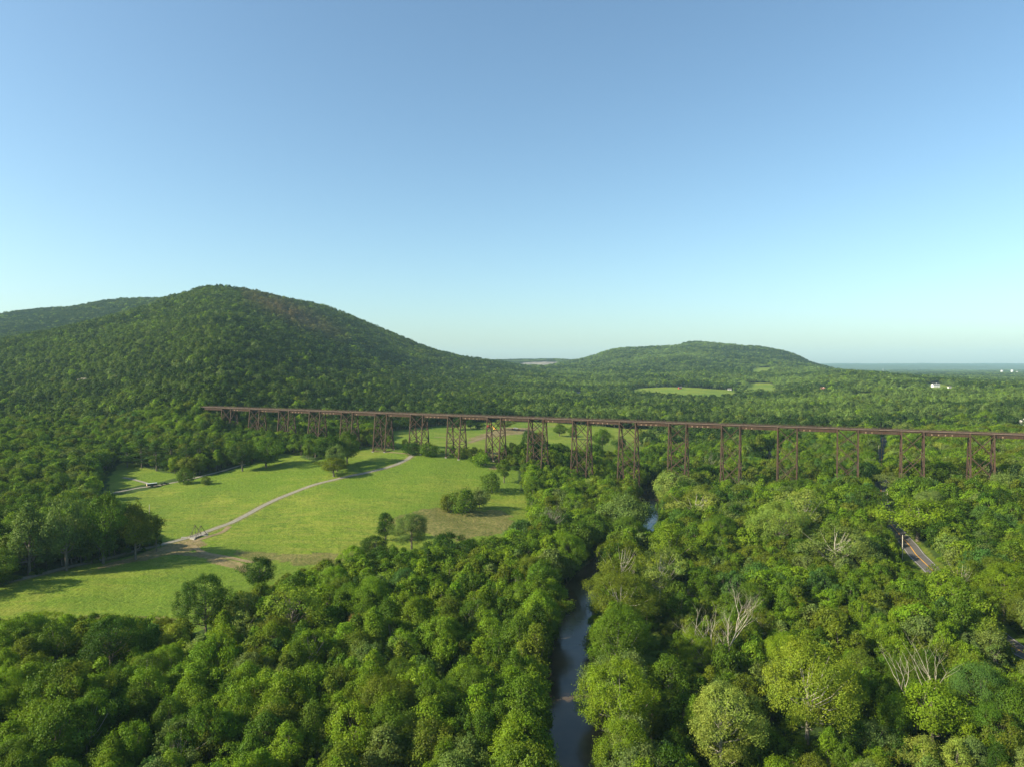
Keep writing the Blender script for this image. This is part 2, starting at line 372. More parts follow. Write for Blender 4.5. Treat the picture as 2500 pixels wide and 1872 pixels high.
# ------------------------------------------------------------------ open areas (ground seen in the photograph)
def poly_world(pts, **kw):
    out = []
    for p in pts:
        g = ground_at(*p, **kw)
        out.append((g[0], g[1]))
    return np.array(out)
def in_poly(x, y, P):
    x = np.asarray(x, float); y = np.asarray(y, float); r = np.zeros(x.shape, bool)
    j = len(P) - 1
    for i in range(len(P)):
        xi, yi = P[i]; xj, yj = P[j]
        c = ((yi > y) != (yj > y)) & (x < (xj - xi) * (y - yi) / (yj - yi + 1e-12) + xi); r ^= c; j = i
    return r
FIELD = poly_world([(-160, 1560), (100, 1545), (300, 1550), (440, 1560), (520, 1530), (650, 1485), (720, 1450), (800, 1420), (900, 1400), (1000, 1390), (1100, 1385), (1200, 1372),
                    (1270, 1340), (1300, 1290), (1300, 1230), (1270, 1190), (1265, 1150), (1230, 1132), (1150, 1122), (1080, 1108), (1000, 1100), (955, 1095), (900, 1092), (850, 1100), (800, 1108), (770, 1130),
                    (730, 1112), (690, 1105), (640, 1125), (560, 1148), (470, 1172), (420, 1178), (330, 1202), (250, 1215), (290, 1250), (385, 1290), (398, 1325), (360, 1345),
                    (200, 1378), (110, 1398), (20, 1425), (-60, 1450), (-200, 1480)])
LAWN = poly_world([(268, 1196), (310, 1190), (405, 1172), (445, 1163), (440, 1160), (395, 1152), (340, 1132), (295, 1128), (275, 1150), (262, 1180)])
FIELD2 = poly_world([(905, 1080), (985, 1095), (1060, 1106), (1150, 1115), (1250, 1120), (1380, 1128), (1480, 1135), (1560, 1132), (1590, 1110), (1560, 1085), (1600, 1062),
                     (1610, 1048), (1500, 1044), (1340, 1030), (1180, 1030), (1120, 1035), (1010, 1045), (960, 1052)])
FIELD3 = poly_world([(1125, 1013), (1250, 1012), (1246, 1006), (1190, 1002), (1140, 1005)])
FIELD4 = poly_world([(1540, 952), (1570, 968), (1640, 976), (1720, 980), (1790, 977), (1830, 966), (1780, 952), (1700, 946.5), (1600, 945.5), (1550, 948)])
FIELD5 = poly_world([(1818, 956), (1860, 960), (1915, 950), (1900, 944), (1880, 935), (1825, 934)])
FIELD6 = poly_world([(1830, 908), (1870, 912), (1888, 899), (1880, 896.5), (1836, 897)])
CLEAR_H = poly_world([(2250, 950), (2300, 956), (2345, 951), (2330, 944), (2295, 936), (2255, 936)])
CLEAR_P = poly_world([(2150, 952), (2240, 951), (2250, 948), (2160, 948)])
GLADE = poly_world([(1600, 1700), (1680, 1560), (1640, 1500), (1720, 1440), (1690, 1410), (1620, 1450), (1570, 1560), (1545, 1640)])
QUARRY = poly_world([(1262, 894.5), (1330, 897), (1365, 890), (1400, 888), (1360, 883), (1300, 884), (1270, 887)], dmin=3800)
XTRA = [poly_world(p) for p in ([(1792, 942), (1815, 944), (1813, 937), (1797, 936)], [(2082, 963), (2130, 965), (2124, 960), (2086, 959)], [(1638, 937.5), (1654, 938), (1650, 935), (1641, 935)],
    [(1700, 962), (1760, 960), (1752, 955), (1706, 956)], [(1560, 1010), (1610, 1011), (1600, 1004), (1566, 1004)])]
OPEN = XTRA + [FIELD, LAWN, FIELD2, FIELD3, FIELD4, FIELD5, FIELD6, CLEAR_H, CLEAR_P, QUARRY]
SOIL = [poly_world(p) for p in ([(240, 1388), (330, 1370), (440, 1352), (500, 1330), (478, 1310), (440, 1322), (350, 1348), (260, 1374)],
                                [(430, 1352), (500, 1364), (560, 1388), (598, 1400), (608, 1392), (600, 1378), (545, 1360), (490, 1345)],
                                [(1140, 1082), (1196, 1068), (1240, 1062), (1300, 1056), (1310, 1045), (1240, 1043), (1190, 1055), (1150, 1068)],
                                [(1195, 1143), (1232, 1148), (1236, 1140), (1200, 1136)])]
DRY = [poly_world(p) for p in ([(925, 1275), (1040, 1240), (1235, 1245), (1270, 1290), (1120, 1318), (1000, 1300)],
                               [(1240, 1098), (1400, 1100), (1500, 1132), (1400, 1140), (1250, 1122), (1130, 1112)],
                               [(560, 1345), (700, 1352), (860, 1350), (860, 1372), (700, 1375), (600, 1365)],
                               [(-30, 1520), (250, 1510), (420, 1500), (420, 1560), (200, 1560), (-30, 1565)],
                               [(1630, 1480), (1680, 1430), (1720, 1440), (1690, 1520), (1650, 1560)])]
ROADP = [(330, -120), (262, 60), (215, 130), (182, 190), (165, 222)]
for p in ((2262, 1378), (2215, 1325), (2180, 1285), (2163, 1262)):
    g = ground_at(*p); ROADP.append((g[0], g[1]))
for p in ((2156, 1235), (2151, 1205)):
    g = ground_at(*p); ROADP.append((g[0], g[1]))
g = ground_at(2152, 1125); ROADP.append((g[0], g[1]))
g = ground_at(2155, 1085); ROADP.append((g[0], g[1]))
g = ground_at(2172, 1063); ROADP.append((g[0], g[1]))
ROADP.append((ROADP[-1][0] + 130, ROADP[-1][1] + 110))
print('road', [(round(a), round(b)) for a, b in ROADP])
def smooth_line(pts, step=2.0):
    P = np.array(pts, float); n = len(P); out = []
    for i in range(n - 1):
        p0 = P[max(i-1, 0)]; p1 = P[i]; p2 = P[i+1]; p3 = P[min(i+2, n-1)]
        k = max(2, int(np.hypot(*(p2 - p1)) / step))
        for t in np.arange(k) / k:
            out.append(0.5 * ((2*p1) + (-p0+p2)*t + (2*p0-5*p1+4*p2-p3)*t*t + (-p0+3*p1-3*p2+p3)*t**3))
    out.append(P[-1]); return np.array(out)
ROADL = smooth_line(ROADP, 2.5)
def pix_line(pts, step=2.0): return smooth_line([ground_at(*p)[:2] for p in pts], step)
PATHL = pix_line([(-60, 1435), (45, 1414), (150, 1388), (300, 1352), (400, 1327), (462, 1311), (510, 1295), (560, 1277), (600, 1257), (650, 1230), (700, 1208), (760, 1185), (830, 1167), (900, 1152), (960, 1136), (995, 1120), (1012, 1107), (1030, 1104.5), (1056, 1105)])
LANEL = pix_line([(200, 1216), (240, 1208), (330, 1192), (375, 1186), (410, 1180), (450, 1172), (500, 1160), (560, 1144), (600, 1132)])
DRIVEL = pix_line([(300, 1165), (330, 1171), (355, 1178), (372, 1185)])
TRACKS = [pix_line([(620, 1372), (560, 1360), (500, 1349), (470, 1330)]),
          pix_line([(470, 1322), (500, 1312), (540, 1299), (560, 1284)]),
          pix_line([(905, 1100), (960, 1104), (1000, 1108), (1012, 1109)]),
          pix_line([(1060, 1066), (1110, 1070), (1145, 1078), (1190, 1064), (1230, 1052), (1290, 1047)]),
          pix_line([(1100, 1043), (1180, 1044), (1230, 1049), (1300, 1043), (1360, 1039)])]

# ------------------------------------------------------------------ ground sheet
def build_ground():
    us = np.concatenate([np.linspace(-1.9, -0.92, 18), np.arange(-0.90, 0.901, 0.0033), np.linspace(0.92, 1.9, 18)])
    ds = np.concatenate([np.arange(-900, 100, 40), np.arange(100, 760, 1.6), np.exp(np.arange(math.log(762), math.log(15800), 0.0062))])
    Ug, Dg = np.meshgrid(us, ds)
    X = Ug * np.maximum(Dg, 250); Y = Dg
    Z = H(X.ravel(), Y.ravel()).reshape(X.shape)
    V = np.stack([X, Y, Z], -1).reshape(-1, 3)
    r, c = X.shape
    i = np.arange(r * c).reshape(r, c)
    Q = np.stack([i[:-1, :-1], i[:-1, 1:], i[1:, 1:], i[1:, :-1]], -1).reshape(-1, 4)
    x, y = V[:, 0], V[:, 1]
    jx = x + 3.5 * fbm(x / 9, y / 9, 5, 3); jy = y + 3.5 * fbm(x / 9, y / 9, 55, 3)
    me_d = np.zeros(len(V)); dry = np.zeros(len(V)); soil = np.zeros(len(V)); rock = np.zeros(len(V))
    for P in OPEN[:-1]: me_d[in_poly(jx, jy, P)] = 1
    me_d[in_poly(jx, jy, GLADE)] = 0.55
    edge = seg_dist(x, y, ROADL) < 6.5; me_d[edge] = np.maximum(me_d[edge], 0.6)
    jx2 = x + 6 * fbm(x / 6, y / 6, 15, 3); jy2 = y + 9 * fbm(x / 6, y / 6, 75, 3)
    for P in SOIL: soil[in_poly(jx, jy, P)] = 1.0
    for P in DRY: dry[in_poly(jx2, jy2, P)] = 0.8
    rock[in_poly(jx, jy, QUARRY)] = 1
    m = (seg_dist(x, y, RIVER) < RIVER_HW + 1.5) & (y < 1100); soil[m] = 0.7; me_d[m] = 0
    dn = seg_dist(x, y, PATHL); soil[dn < 3.6] = np.maximum(soil[dn < 3.6], 0.55)
    me = mk_mesh('ground', V, quads=Q)
    for nm, a in (('meadow', me_d), ('dry', dry), ('soil', soil), ('rock', rock)):
        at = me.attributes.new(nm, 'FLOAT', 'POINT'); at.data.foreach_set('value', a.astype(np.float32))
    me.polygons.foreach_set('use_smooth', np.ones(len(me.polygons), bool))
    # the hills are cut out of the same sheet as bodies of their own
    fx = V[Q[:, 0], 0]; fy = V[Q[:, 0], 1]; fu = fx / np.maximum(fy, 250)
    which = np.zeros(len(Q), int)
    which[(fu < U(1110)) & (fy > 860) & (fy < 5200)] = 1
    which[(fu > U(1400)) & (fu < U(1990)) & (fy > 2600) & (fy < 5200)] = 2
    which[(fy > 9000)] = 3
    names = ['ground', 'mountain', 'hill', 'far_ridge']
    for k, nm in enumerate(names):
        sel = Q[which == k]; used, inv = np.unique(sel, return_inverse=True)
        m2 = mk_mesh(nm, V[used], quads=inv.reshape(-1, 4))
        for an, a in (('meadow', me_d), ('dry', dry), ('soil', soil), ('rock', rock)):
            at = m2.attributes.new(an, 'FLOAT', 'POINT'); at.data.foreach_set('value', a[used].astype(np.float32))
        o = link(nm, m2, GROUND, smooth=True); tag(o, kind='structure')
    bpy.data.meshes.remove(me)
build_ground()

def strip(name, line, hw, mat, lift=0.05, off=0.0, parent=None, ncross=2):
    P = np.array(line); T = np.gradient(P, axis=0); T /= np.linalg.norm(T, axis=1)[:, None] + 1e-9
    Nn = np.stack([T[:, 1], -T[:, 0]], 1)
    V = []; Q = []
    cols = np.linspace(-hw, hw, ncross + 1) + off
    for k, c in enumerate(cols):
        q = P + Nn * c; V.append(np.column_stack([q, H(q[:, 0], q[:, 1]) + lift]))
    V = np.stack(V, 1); n, c = V.shape[:2]; V = V.reshape(-1, 3)
    i = np.arange(n * c).reshape(n, c)
    Q = np.stack([i[:-1, :-1], i[:-1, 1:], i[1:, 1:], i[1:, :-1]], -1).reshape(-1, 4)
    o = link(name, mk_mesh(name, V, quads=Q), mat, parent); return o
tag(strip('road', ROADL, 3.7, ASPHALT, 0.16, ncross=6), kind='structure')
tag(strip('road_centre_line', ROADL, 0.17, YELLOW, 0.20), kind='structure')
tag(strip('road_edge_line', ROADL, 0.09, WHITE, 0.20, off=3.2), kind='structure')
tag(strip('road_edge_line', ROADL, 0.09, WHITE, 0.20, off=-3.2), kind='structure')
tag(strip('gravel_path', PATHL, 1.95, GRAVEL, 0.12, ncross=4), kind='structure')
tag(strip('lane', LANEL, 1.8, GRAVEL, 0.12, ncross=4), kind='structure')
tag(strip('driveway', DRIVEL, 1.3, GRAVEL, 0.13, ncross=4), kind='structure')
for t in TRACKS: tag(strip('dirt_track', t, 1.5, TRACK, 0.09, ncross=4), kind='structure')
wr = smooth_line(RIVER, 4.0)
def river_surface():
    P = wr; T = np.gradient(P, axis=0); T /= np.linalg.norm(T, axis=1)[:, None]; Nn = np.stack([T[:, 1], -T[:, 0]], 1)
    V = []
    for c in (-14, -5, 5, 14):
        q = P + Nn * c; V.append(np.column_stack([q, np.full(len(q), 0.0)]))
    V = np.stack(V, 1); n, c = V.shape[:2]; i = np.arange(n * c).reshape(n, c)
    Q = np.stack([i[:-1, :-1], i[:-1, 1:], i[1:, 1:], i[1:, :-1]], -1).reshape(-1, 4)
    tag(link('river', mk_mesh('river', V.reshape(-1, 3), quads=Q), WATER), kind='structure')
river_surface()

# ------------------------------------------------------------------ tree forms
def leaf_cards(C, Nn, size, rng, jit=0.42):
    n = len(C); Nn = Nn + rng.normal(0, jit, (n, 3)); Nn /= np.linalg.norm(Nn, axis=1)[:, None]
    a = np.cross(Nn, rng.normal(0, 1, (n, 3))); a /= np.linalg.norm(a, axis=1)[:, None] + 1e-9
    b = np.cross(Nn, a); s = size * rng.uniform(0.6, 1.35, (n, 1))
    V = np.stack([C - a * s * 0.5, C - b * s * 0.36, C + a * s * 0.5, C + b * s * 0.36], 1).reshape(-1, 3)
    return V, np.arange(4 * n).reshape(n, 4)
def crown_points(seed, shape, R, z0, z1, ncl, rc):
    """clump centres and sizes: an uneven crown with lobes of its own"""
    rng = np.random.default_rng(seed)
    lob = [(rng.uniform(0, 6.28), rng.uniform(0.2, 0.95), rng.uniform(0.2, 0.55)) for _ in range(6)]
    Cs = []; rs = []
    while len(Cs) < ncl:
        t = rng.uniform(0, 1) ** 0.85; a = rng.uniform(0, 2 * math.pi)
        if shape == 'round': prof = math.sin(math.pi * (0.12 + 0.84 * t) ** 0.85) ** 0.62
        elif shape == 'upright': prof = 0.72 * math.sin(math.pi * (0.10 + 0.86 * t) ** 0.7) ** 0.7
        elif shape == 'spread': prof = math.sin(math.pi * (0.14 + 0.80 * t)) ** 0.55
        elif shape == 'cone': prof = 0.95 * (1 - t) ** 0.8 + 0.05
        elif shape == 'bush': prof = math.sin(math.pi * (0.35 + 0.62 * t)) ** 0.7
        k = 1.0
        for la, lt, lw in lob:
            dd = math.cos(a - la) * 0.5 + 0.5; k += 1.25 * lw * dd ** 3 * math.exp(-((t - lt) / 0.25) ** 2)
        k *= 0.74
        rr = R * prof * k * (rng.uniform(0.25, 1) ** 0.42)
        Cs.append((rr * math.cos(a), rr * math.sin(a), z0 + (z1 - z0) * t)); rs.append(rc * rng.uniform(0.6, 1.35) * (0.75 + 0.25 * prof))
    return np.array(Cs), np.array(rs), rng
def make_crown(seed, shape, R, z0, z1, ncl, rc, leaf, per, flat=0.75, layered=False):
    Cs, rs, rng = crown_points(seed, shape, R, z0, z1, ncl, rc)
    axis = np.array([0, 0, z0 + 0.45 * (z1 - z0)])
    VV = []; col = []
    for c, r in zip(Cs, rs):
        n = max(4, int(per * (r / rc) ** 2)); el = rng.uniform(0.65, 1.75) if not layered else 1
        d = rng.normal(0, 1, (n, 3)); d /= np.linalg.norm(d, axis=1)[:, None]
        out = (c - axis); out = out / (np.linalg.norm(out) + 1e-9)
        keep = (d @ out > -0.45) | (d[:, 2] > 0.3); d = d[keep]
        if len(d) == 0: continue
        rad = r * (rng.uniform(0.58, 1.06, (len(d), 1)) + 0.75 * (rng.uniform(0, 1, (len(d), 1)) ** 4)); 
        sc = np.array([1.22 - 0.22 * el if not layered else 1.15, 1.22 - 0.22 * el if not layered else 1.15, 0.28 if layered else flat * el])
        P = c + d * rad * sc
        nn = d * 0.58 + out * 0.42 + np.array([0, 0, 0.30])
        VV.append(np.concatenate([P, nn], 1))
        tone = rng.uniform(0.80, 1.22); warm = rng.uniform(-0.07, 0.09)
        col.append(np.tile([tone * (1 + warm), tone, tone * (1 - warm)], (len(P), 1)) * rng.uniform(0.85, 1.15, (len(P), 1)))
    A = np.concatenate(VV); K = np.concatenate(col)
    V, Q = leaf_cards(A[:, :3], A[:, 3:], leaf, rng, 0.50 if leaf < .9 else 0.28)
    return V, Q, np.clip(K, 0.3, 2.0), Cs, rs
def make_wood(seed, height, Cs, rbase, n=6, limbs=14, thick=1.0):
    rng = random.Random(seed); mb = MB()
    ztop = height * 0.78; bend = [(rng.uniform(-.5, .5), rng.uniform(-.5, .5)) for _ in range(5)]
    pts = [(bend[i][0] * i * 0.25, bend[i][1] * i * 0.25, -0.6 + (ztop + 0.6) * i / 4) for i in range(5)]
    mb.tube(pts, [rbase * 1.25, rbase, rbase * 0.78, rbase * 0.5, rbase * 0.18], n)
    idx = list(range(len(Cs))); rng.shuffle(idx)
    for k in idx[:limbs]:
        c = Cs[k]; zs = min(max(c[2] * rng.uniform(0.45, 0.7), height * 0.18), ztop * 0.9)
        t = (zs + 0.6) / (ztop + 0.6) * 4; i = min(int(t), 3); f = t - i
        p0 = Vector(pts[i]).lerp(Vector(pts[i + 1]), f); p2 = Vector(c)
        p1 = p0.lerp(p2, 0.5) + Vector((0, 0, -0.06 * height))
        r0 = rbase * (1 - zs / height) * 0.5 * thick + 0.03
        mb.tube([p0, p1, p2], [r0, r0 * 0.6, r0 * 0.2], max(4, n - 2), cap=False)
    return mb
def crown_mesh(name, V, Q, K):
    me = mk_mesh(name, V, quads=Q)
    at = me.attributes.new('clump', 'FLOAT_COLOR', 'FACE')
    at.data.foreach_set('color', np.concatenate([K, np.ones((len(K), 1))], 1).astype(np.float32).ravel())
    return me
# form: (shape, R, z0, height, ncl, rc, flat)
SHAPES = {
 'round': [('round', 4.7, 3.4, 13.0, 84, 1.25), ('round', 5.0, 2.6, 12.0, 92, 1.15), ('spread', 5.4, 4.0, 12.5, 84, 1.2), ('round', 4.3, 3.0, 14.5, 80, 1.25), ('round', 4.8, 4.0, 13.5, 70, 1.3)],
 'upright': [('upright', 4.4, 3.0, 16.0, 84, 1.15), ('upright', 3.9, 2.4, 14.5, 70, 1.1), ('upright', 4.8, 4.5, 17.0, 78, 1.2), ('cone', 4.4, 2.5, 15.5, 76, 1.15)],
 'open': [('spread', 5.6, 4.2, 15.0, 46, 1.15), ('round', 5.0, 4.2, 15.0, 42, 1.15)],
 'big': [('spread', 9.6, 6.5, 24.0, 210, 1.5), ('round', 8.6, 5.0, 23.0, 200, 1.45)],
 'bush': [('bush', 2.6, 0.5, 3.6, 40, 0.85), ('bush', 2.3, 0.3, 4.4, 36, 0.8)],
 'pine': [('cone', 4.0, 3.0, 17.0, 64, 1.5), ('cone', 3.6, 2.2, 16.0, 58, 1.4)],
}
PER = {0: (0.33, 200), 1: (0.56, 70), 2: (1.0, 28), 3: (1.5, 14)}
FORMS = {}      # (kind, lod) -> list of (crown mesh data, wood MB)
HERO_MESH = {}
def form_mesh(kind, v, lod):
    shape, R, z0, h, ncl, rc = SHAPES[kind][v]
    leaf, per = PER[lod]
    if kind == 'bush': leaf *= 0.72; per = int(per * 0.75)
    if lod >= 2: ncl = int(ncl * 0.72)
    if lod == 3: ncl = int(ncl * 0.6); rc *= 1.15
    V, Q, K, Cs, rs = make_crown(1000 + hash(shape + str(v)) % 1 + v * 31 + len(kind) * 7 + lod, shape, R, z0 + rc * 0.6, h - rc * 0.7, ncl, rc, leaf, per, layered=(kind == 'pine'))
    wood = make_wood(77 + v + lod, h, Cs, {'bush': 0.12, 'open': 0.19, 'big': 0.42}.get(kind, 0.30), 7 if lod == 0 else 4, {0: 22, 1: 9, 2: 3, 3: 0}[lod] + (14 if kind == 'open' and lod < 2 else 0), 0.7 if kind == 'open' else 1.0)
    return V, Q, K, wood
FORMCOL = bpy.data.collections.new('forest_forms')   # never linked to the scene: only the wood's instances are seen
IDX = {}; fi = 0
def joined_form(nm, V, Q, K, wood, bark):
    wv = np.array([tuple(p) for p in wood.v], float).reshape(-1, 3); wf = [f for f in wood.f if len(f) == 4]
    V2 = np.concatenate([V, wv]); Q2 = np.concatenate([Q, np.array(wf, int).reshape(-1, 4) + len(V)])
    K2 = np.concatenate([K, np.ones((len(wf), 3))])
    me = crown_mesh(nm, V2, Q2, K2)
    me.materials.append(LEAF_I); me.materials.append(bark)
    mi = np.zeros(len(Q2), np.int32); mi[len(Q):] = 1; me.polygons.foreach_set('material_index', mi)
    return me
for kind in SHAPES:
    for lod in (0, 1, 2, 3):
        if kind == 'big' and lod > 1: continue
        if kind in ('bush',) and lod > 1: continue
        if kind == 'open' and lod > 1: continue
        IDX[(kind, lod)] = []
        for v in range(len(SHAPES[kind])):
            V, Q, K, wood = form_mesh(kind, v, lod)
            if lod == 0:
                cm = crown_mesh('crown', V, Q, K); cm.materials.append(LEAF_O)
                wm = wood.mesh('trunk'); wm.materials.append(BARK); HERO_MESH[(kind, v)] = (cm, wm, SHAPES[kind][v][1], SHAPES[kind][v][3])
                continue
            me = joined_form('form', V, Q, K, wood, BARK_PALE if kind == 'open' else BARK)
            ob = bpy.data.objects.new('form_%03d' % fi, me); FORMCOL.objects.link(ob); IDX[(kind, lod)].append(fi); fi += 1
# lower detail near-forms double for shrubs at distance
IDX[('bush', 2)] = IDX[('bush', 1)]; IDX[('open', 2)] = IDX[('open', 1)]; IDX[('bush', 3)] = IDX[('round', 3)]; IDX[('open', 3)] = IDX[('round', 3)]
# a tuft of tall meadow grass
def tuft(seed):
    rng = np.random.default_rng(seed); n = 26
    a = rng.uniform(0, 6.28, n); r = rng.uniform(0, 0.7, n); P = np.stack([r * np.cos(a), r * np.sin(a), np.zeros(n)], 1)
    l = rng.uniform(0.35, 0.9, n); tip = P + np.stack([np.cos(a) * l * 0.45, np.sin(a) * l * 0.45, l], 1)
    w = 0.09; s = np.stack([-np.sin(a) * w, np.cos(a) * w, np.zeros(n)], 1)
    V = np.stack([P - s, P + s, tip + s * 0.5, tip - s * 0.5], 1).reshape(-1, 3)
    me = crown_mesh('form', V, np.arange(4 * n).reshape(n, 4), np.repeat(rng.uniform(0.8, 1.2, (n, 1)), 3, 1)); me.materials.append(LEAF_I); return me
IDX['tuft'] = []
for s in (1, 2, 3):
    ob = bpy.data.objects.new('form_%03d' % fi, tuft(s)); FORMCOL.objects.link(ob); IDX['tuft'].append(fi); fi += 1

TINT = {'dark': (0.0350, 0.0782, 0.0050), 'mid': (0.0725, 0.1357, 0.0072), 'bright': (0.1275, 0.2116, 0.0088), 'yellow': (0.165, 0.228, 0.018),
        'grey': (0.1175, 0.1725, 0.0374), 'olive': (0.1050, 0.1449, 0.0099), 'brown': (0.1562, 0.1196, 0.0330), 'blue': (0.0625, 0.1334, 0.0220), 'pale': (0.1875, 0.2507, 0.0396)}
TN = {'dark': 'dark green', 'mid': 'mid green', 'bright': 'fresh green', 'yellow': 'yellow green', 'grey': 'grey green', 'olive': 'olive green',
      'brown': 'brownish', 'blue': 'cool green', 'pale': 'pale green'}

# ------------------------------------------------------------------ placing single trees
TREES = []        # (x, y, r) discs already taken
def place_tree(x, y, z, R, h, kind, tint, name, label, cat, group=None, v=None, pale=False, jitter=True):
    vs = len(SHAPES[kind]); v = RNG.integers(vs) if v is None else v
    cm, wm, R0, h0 = HERO_MESH[(kind, int(v))]
    s = R / (R0 * 1.02); sz = h / h0
    o = empty(name, (x, y, z - 0.15), RNG.uniform(0, 6.28)); o.scale = (s, s, sz)
    tag(o, label, cat, group)
    c = bpy.data.objects.new('crown', cm); COL.objects.link(c); c.parent = o
    t = np.array(TINT[tint]) * (RNG.uniform(0.86, 1.16) if jitter else 1) * np.array([RNG.uniform(0.92, 1.1), 1, RNG.uniform(0.85, 1.15)])
    c.color = (*t, 1)
    w = bpy.data.objects.new('trunk', wm); COL.objects.link(w); w.parent = o
    if pale:
        w.material_slots[0].link = 'OBJECT'; w.material_slots[0].material = BARK_PALE
    return o
HERO_COUNT = 0
def hero(x0, x1, ytop, ybase, kind, tint, label, cat='tree', name='broadleaf_tree', group=None, v=None, pale=False):
    global HERO_COUNT
    g = ground_at((x0 + x1) / 2, ybase)
    x, y, z = g; R = (x1 - x0) / 2 * y / F; top = z_at((x0 + x1) / 2, ytop, y); h = max(top - z, 1.2)
    TREES.append((x, y, max(R * 0.8, 1.5))); HERO_COUNT += 1
    return place_tree(x, y, z, R, h, kind, tint, name, label, cat, group, v, pale, jitter=False)
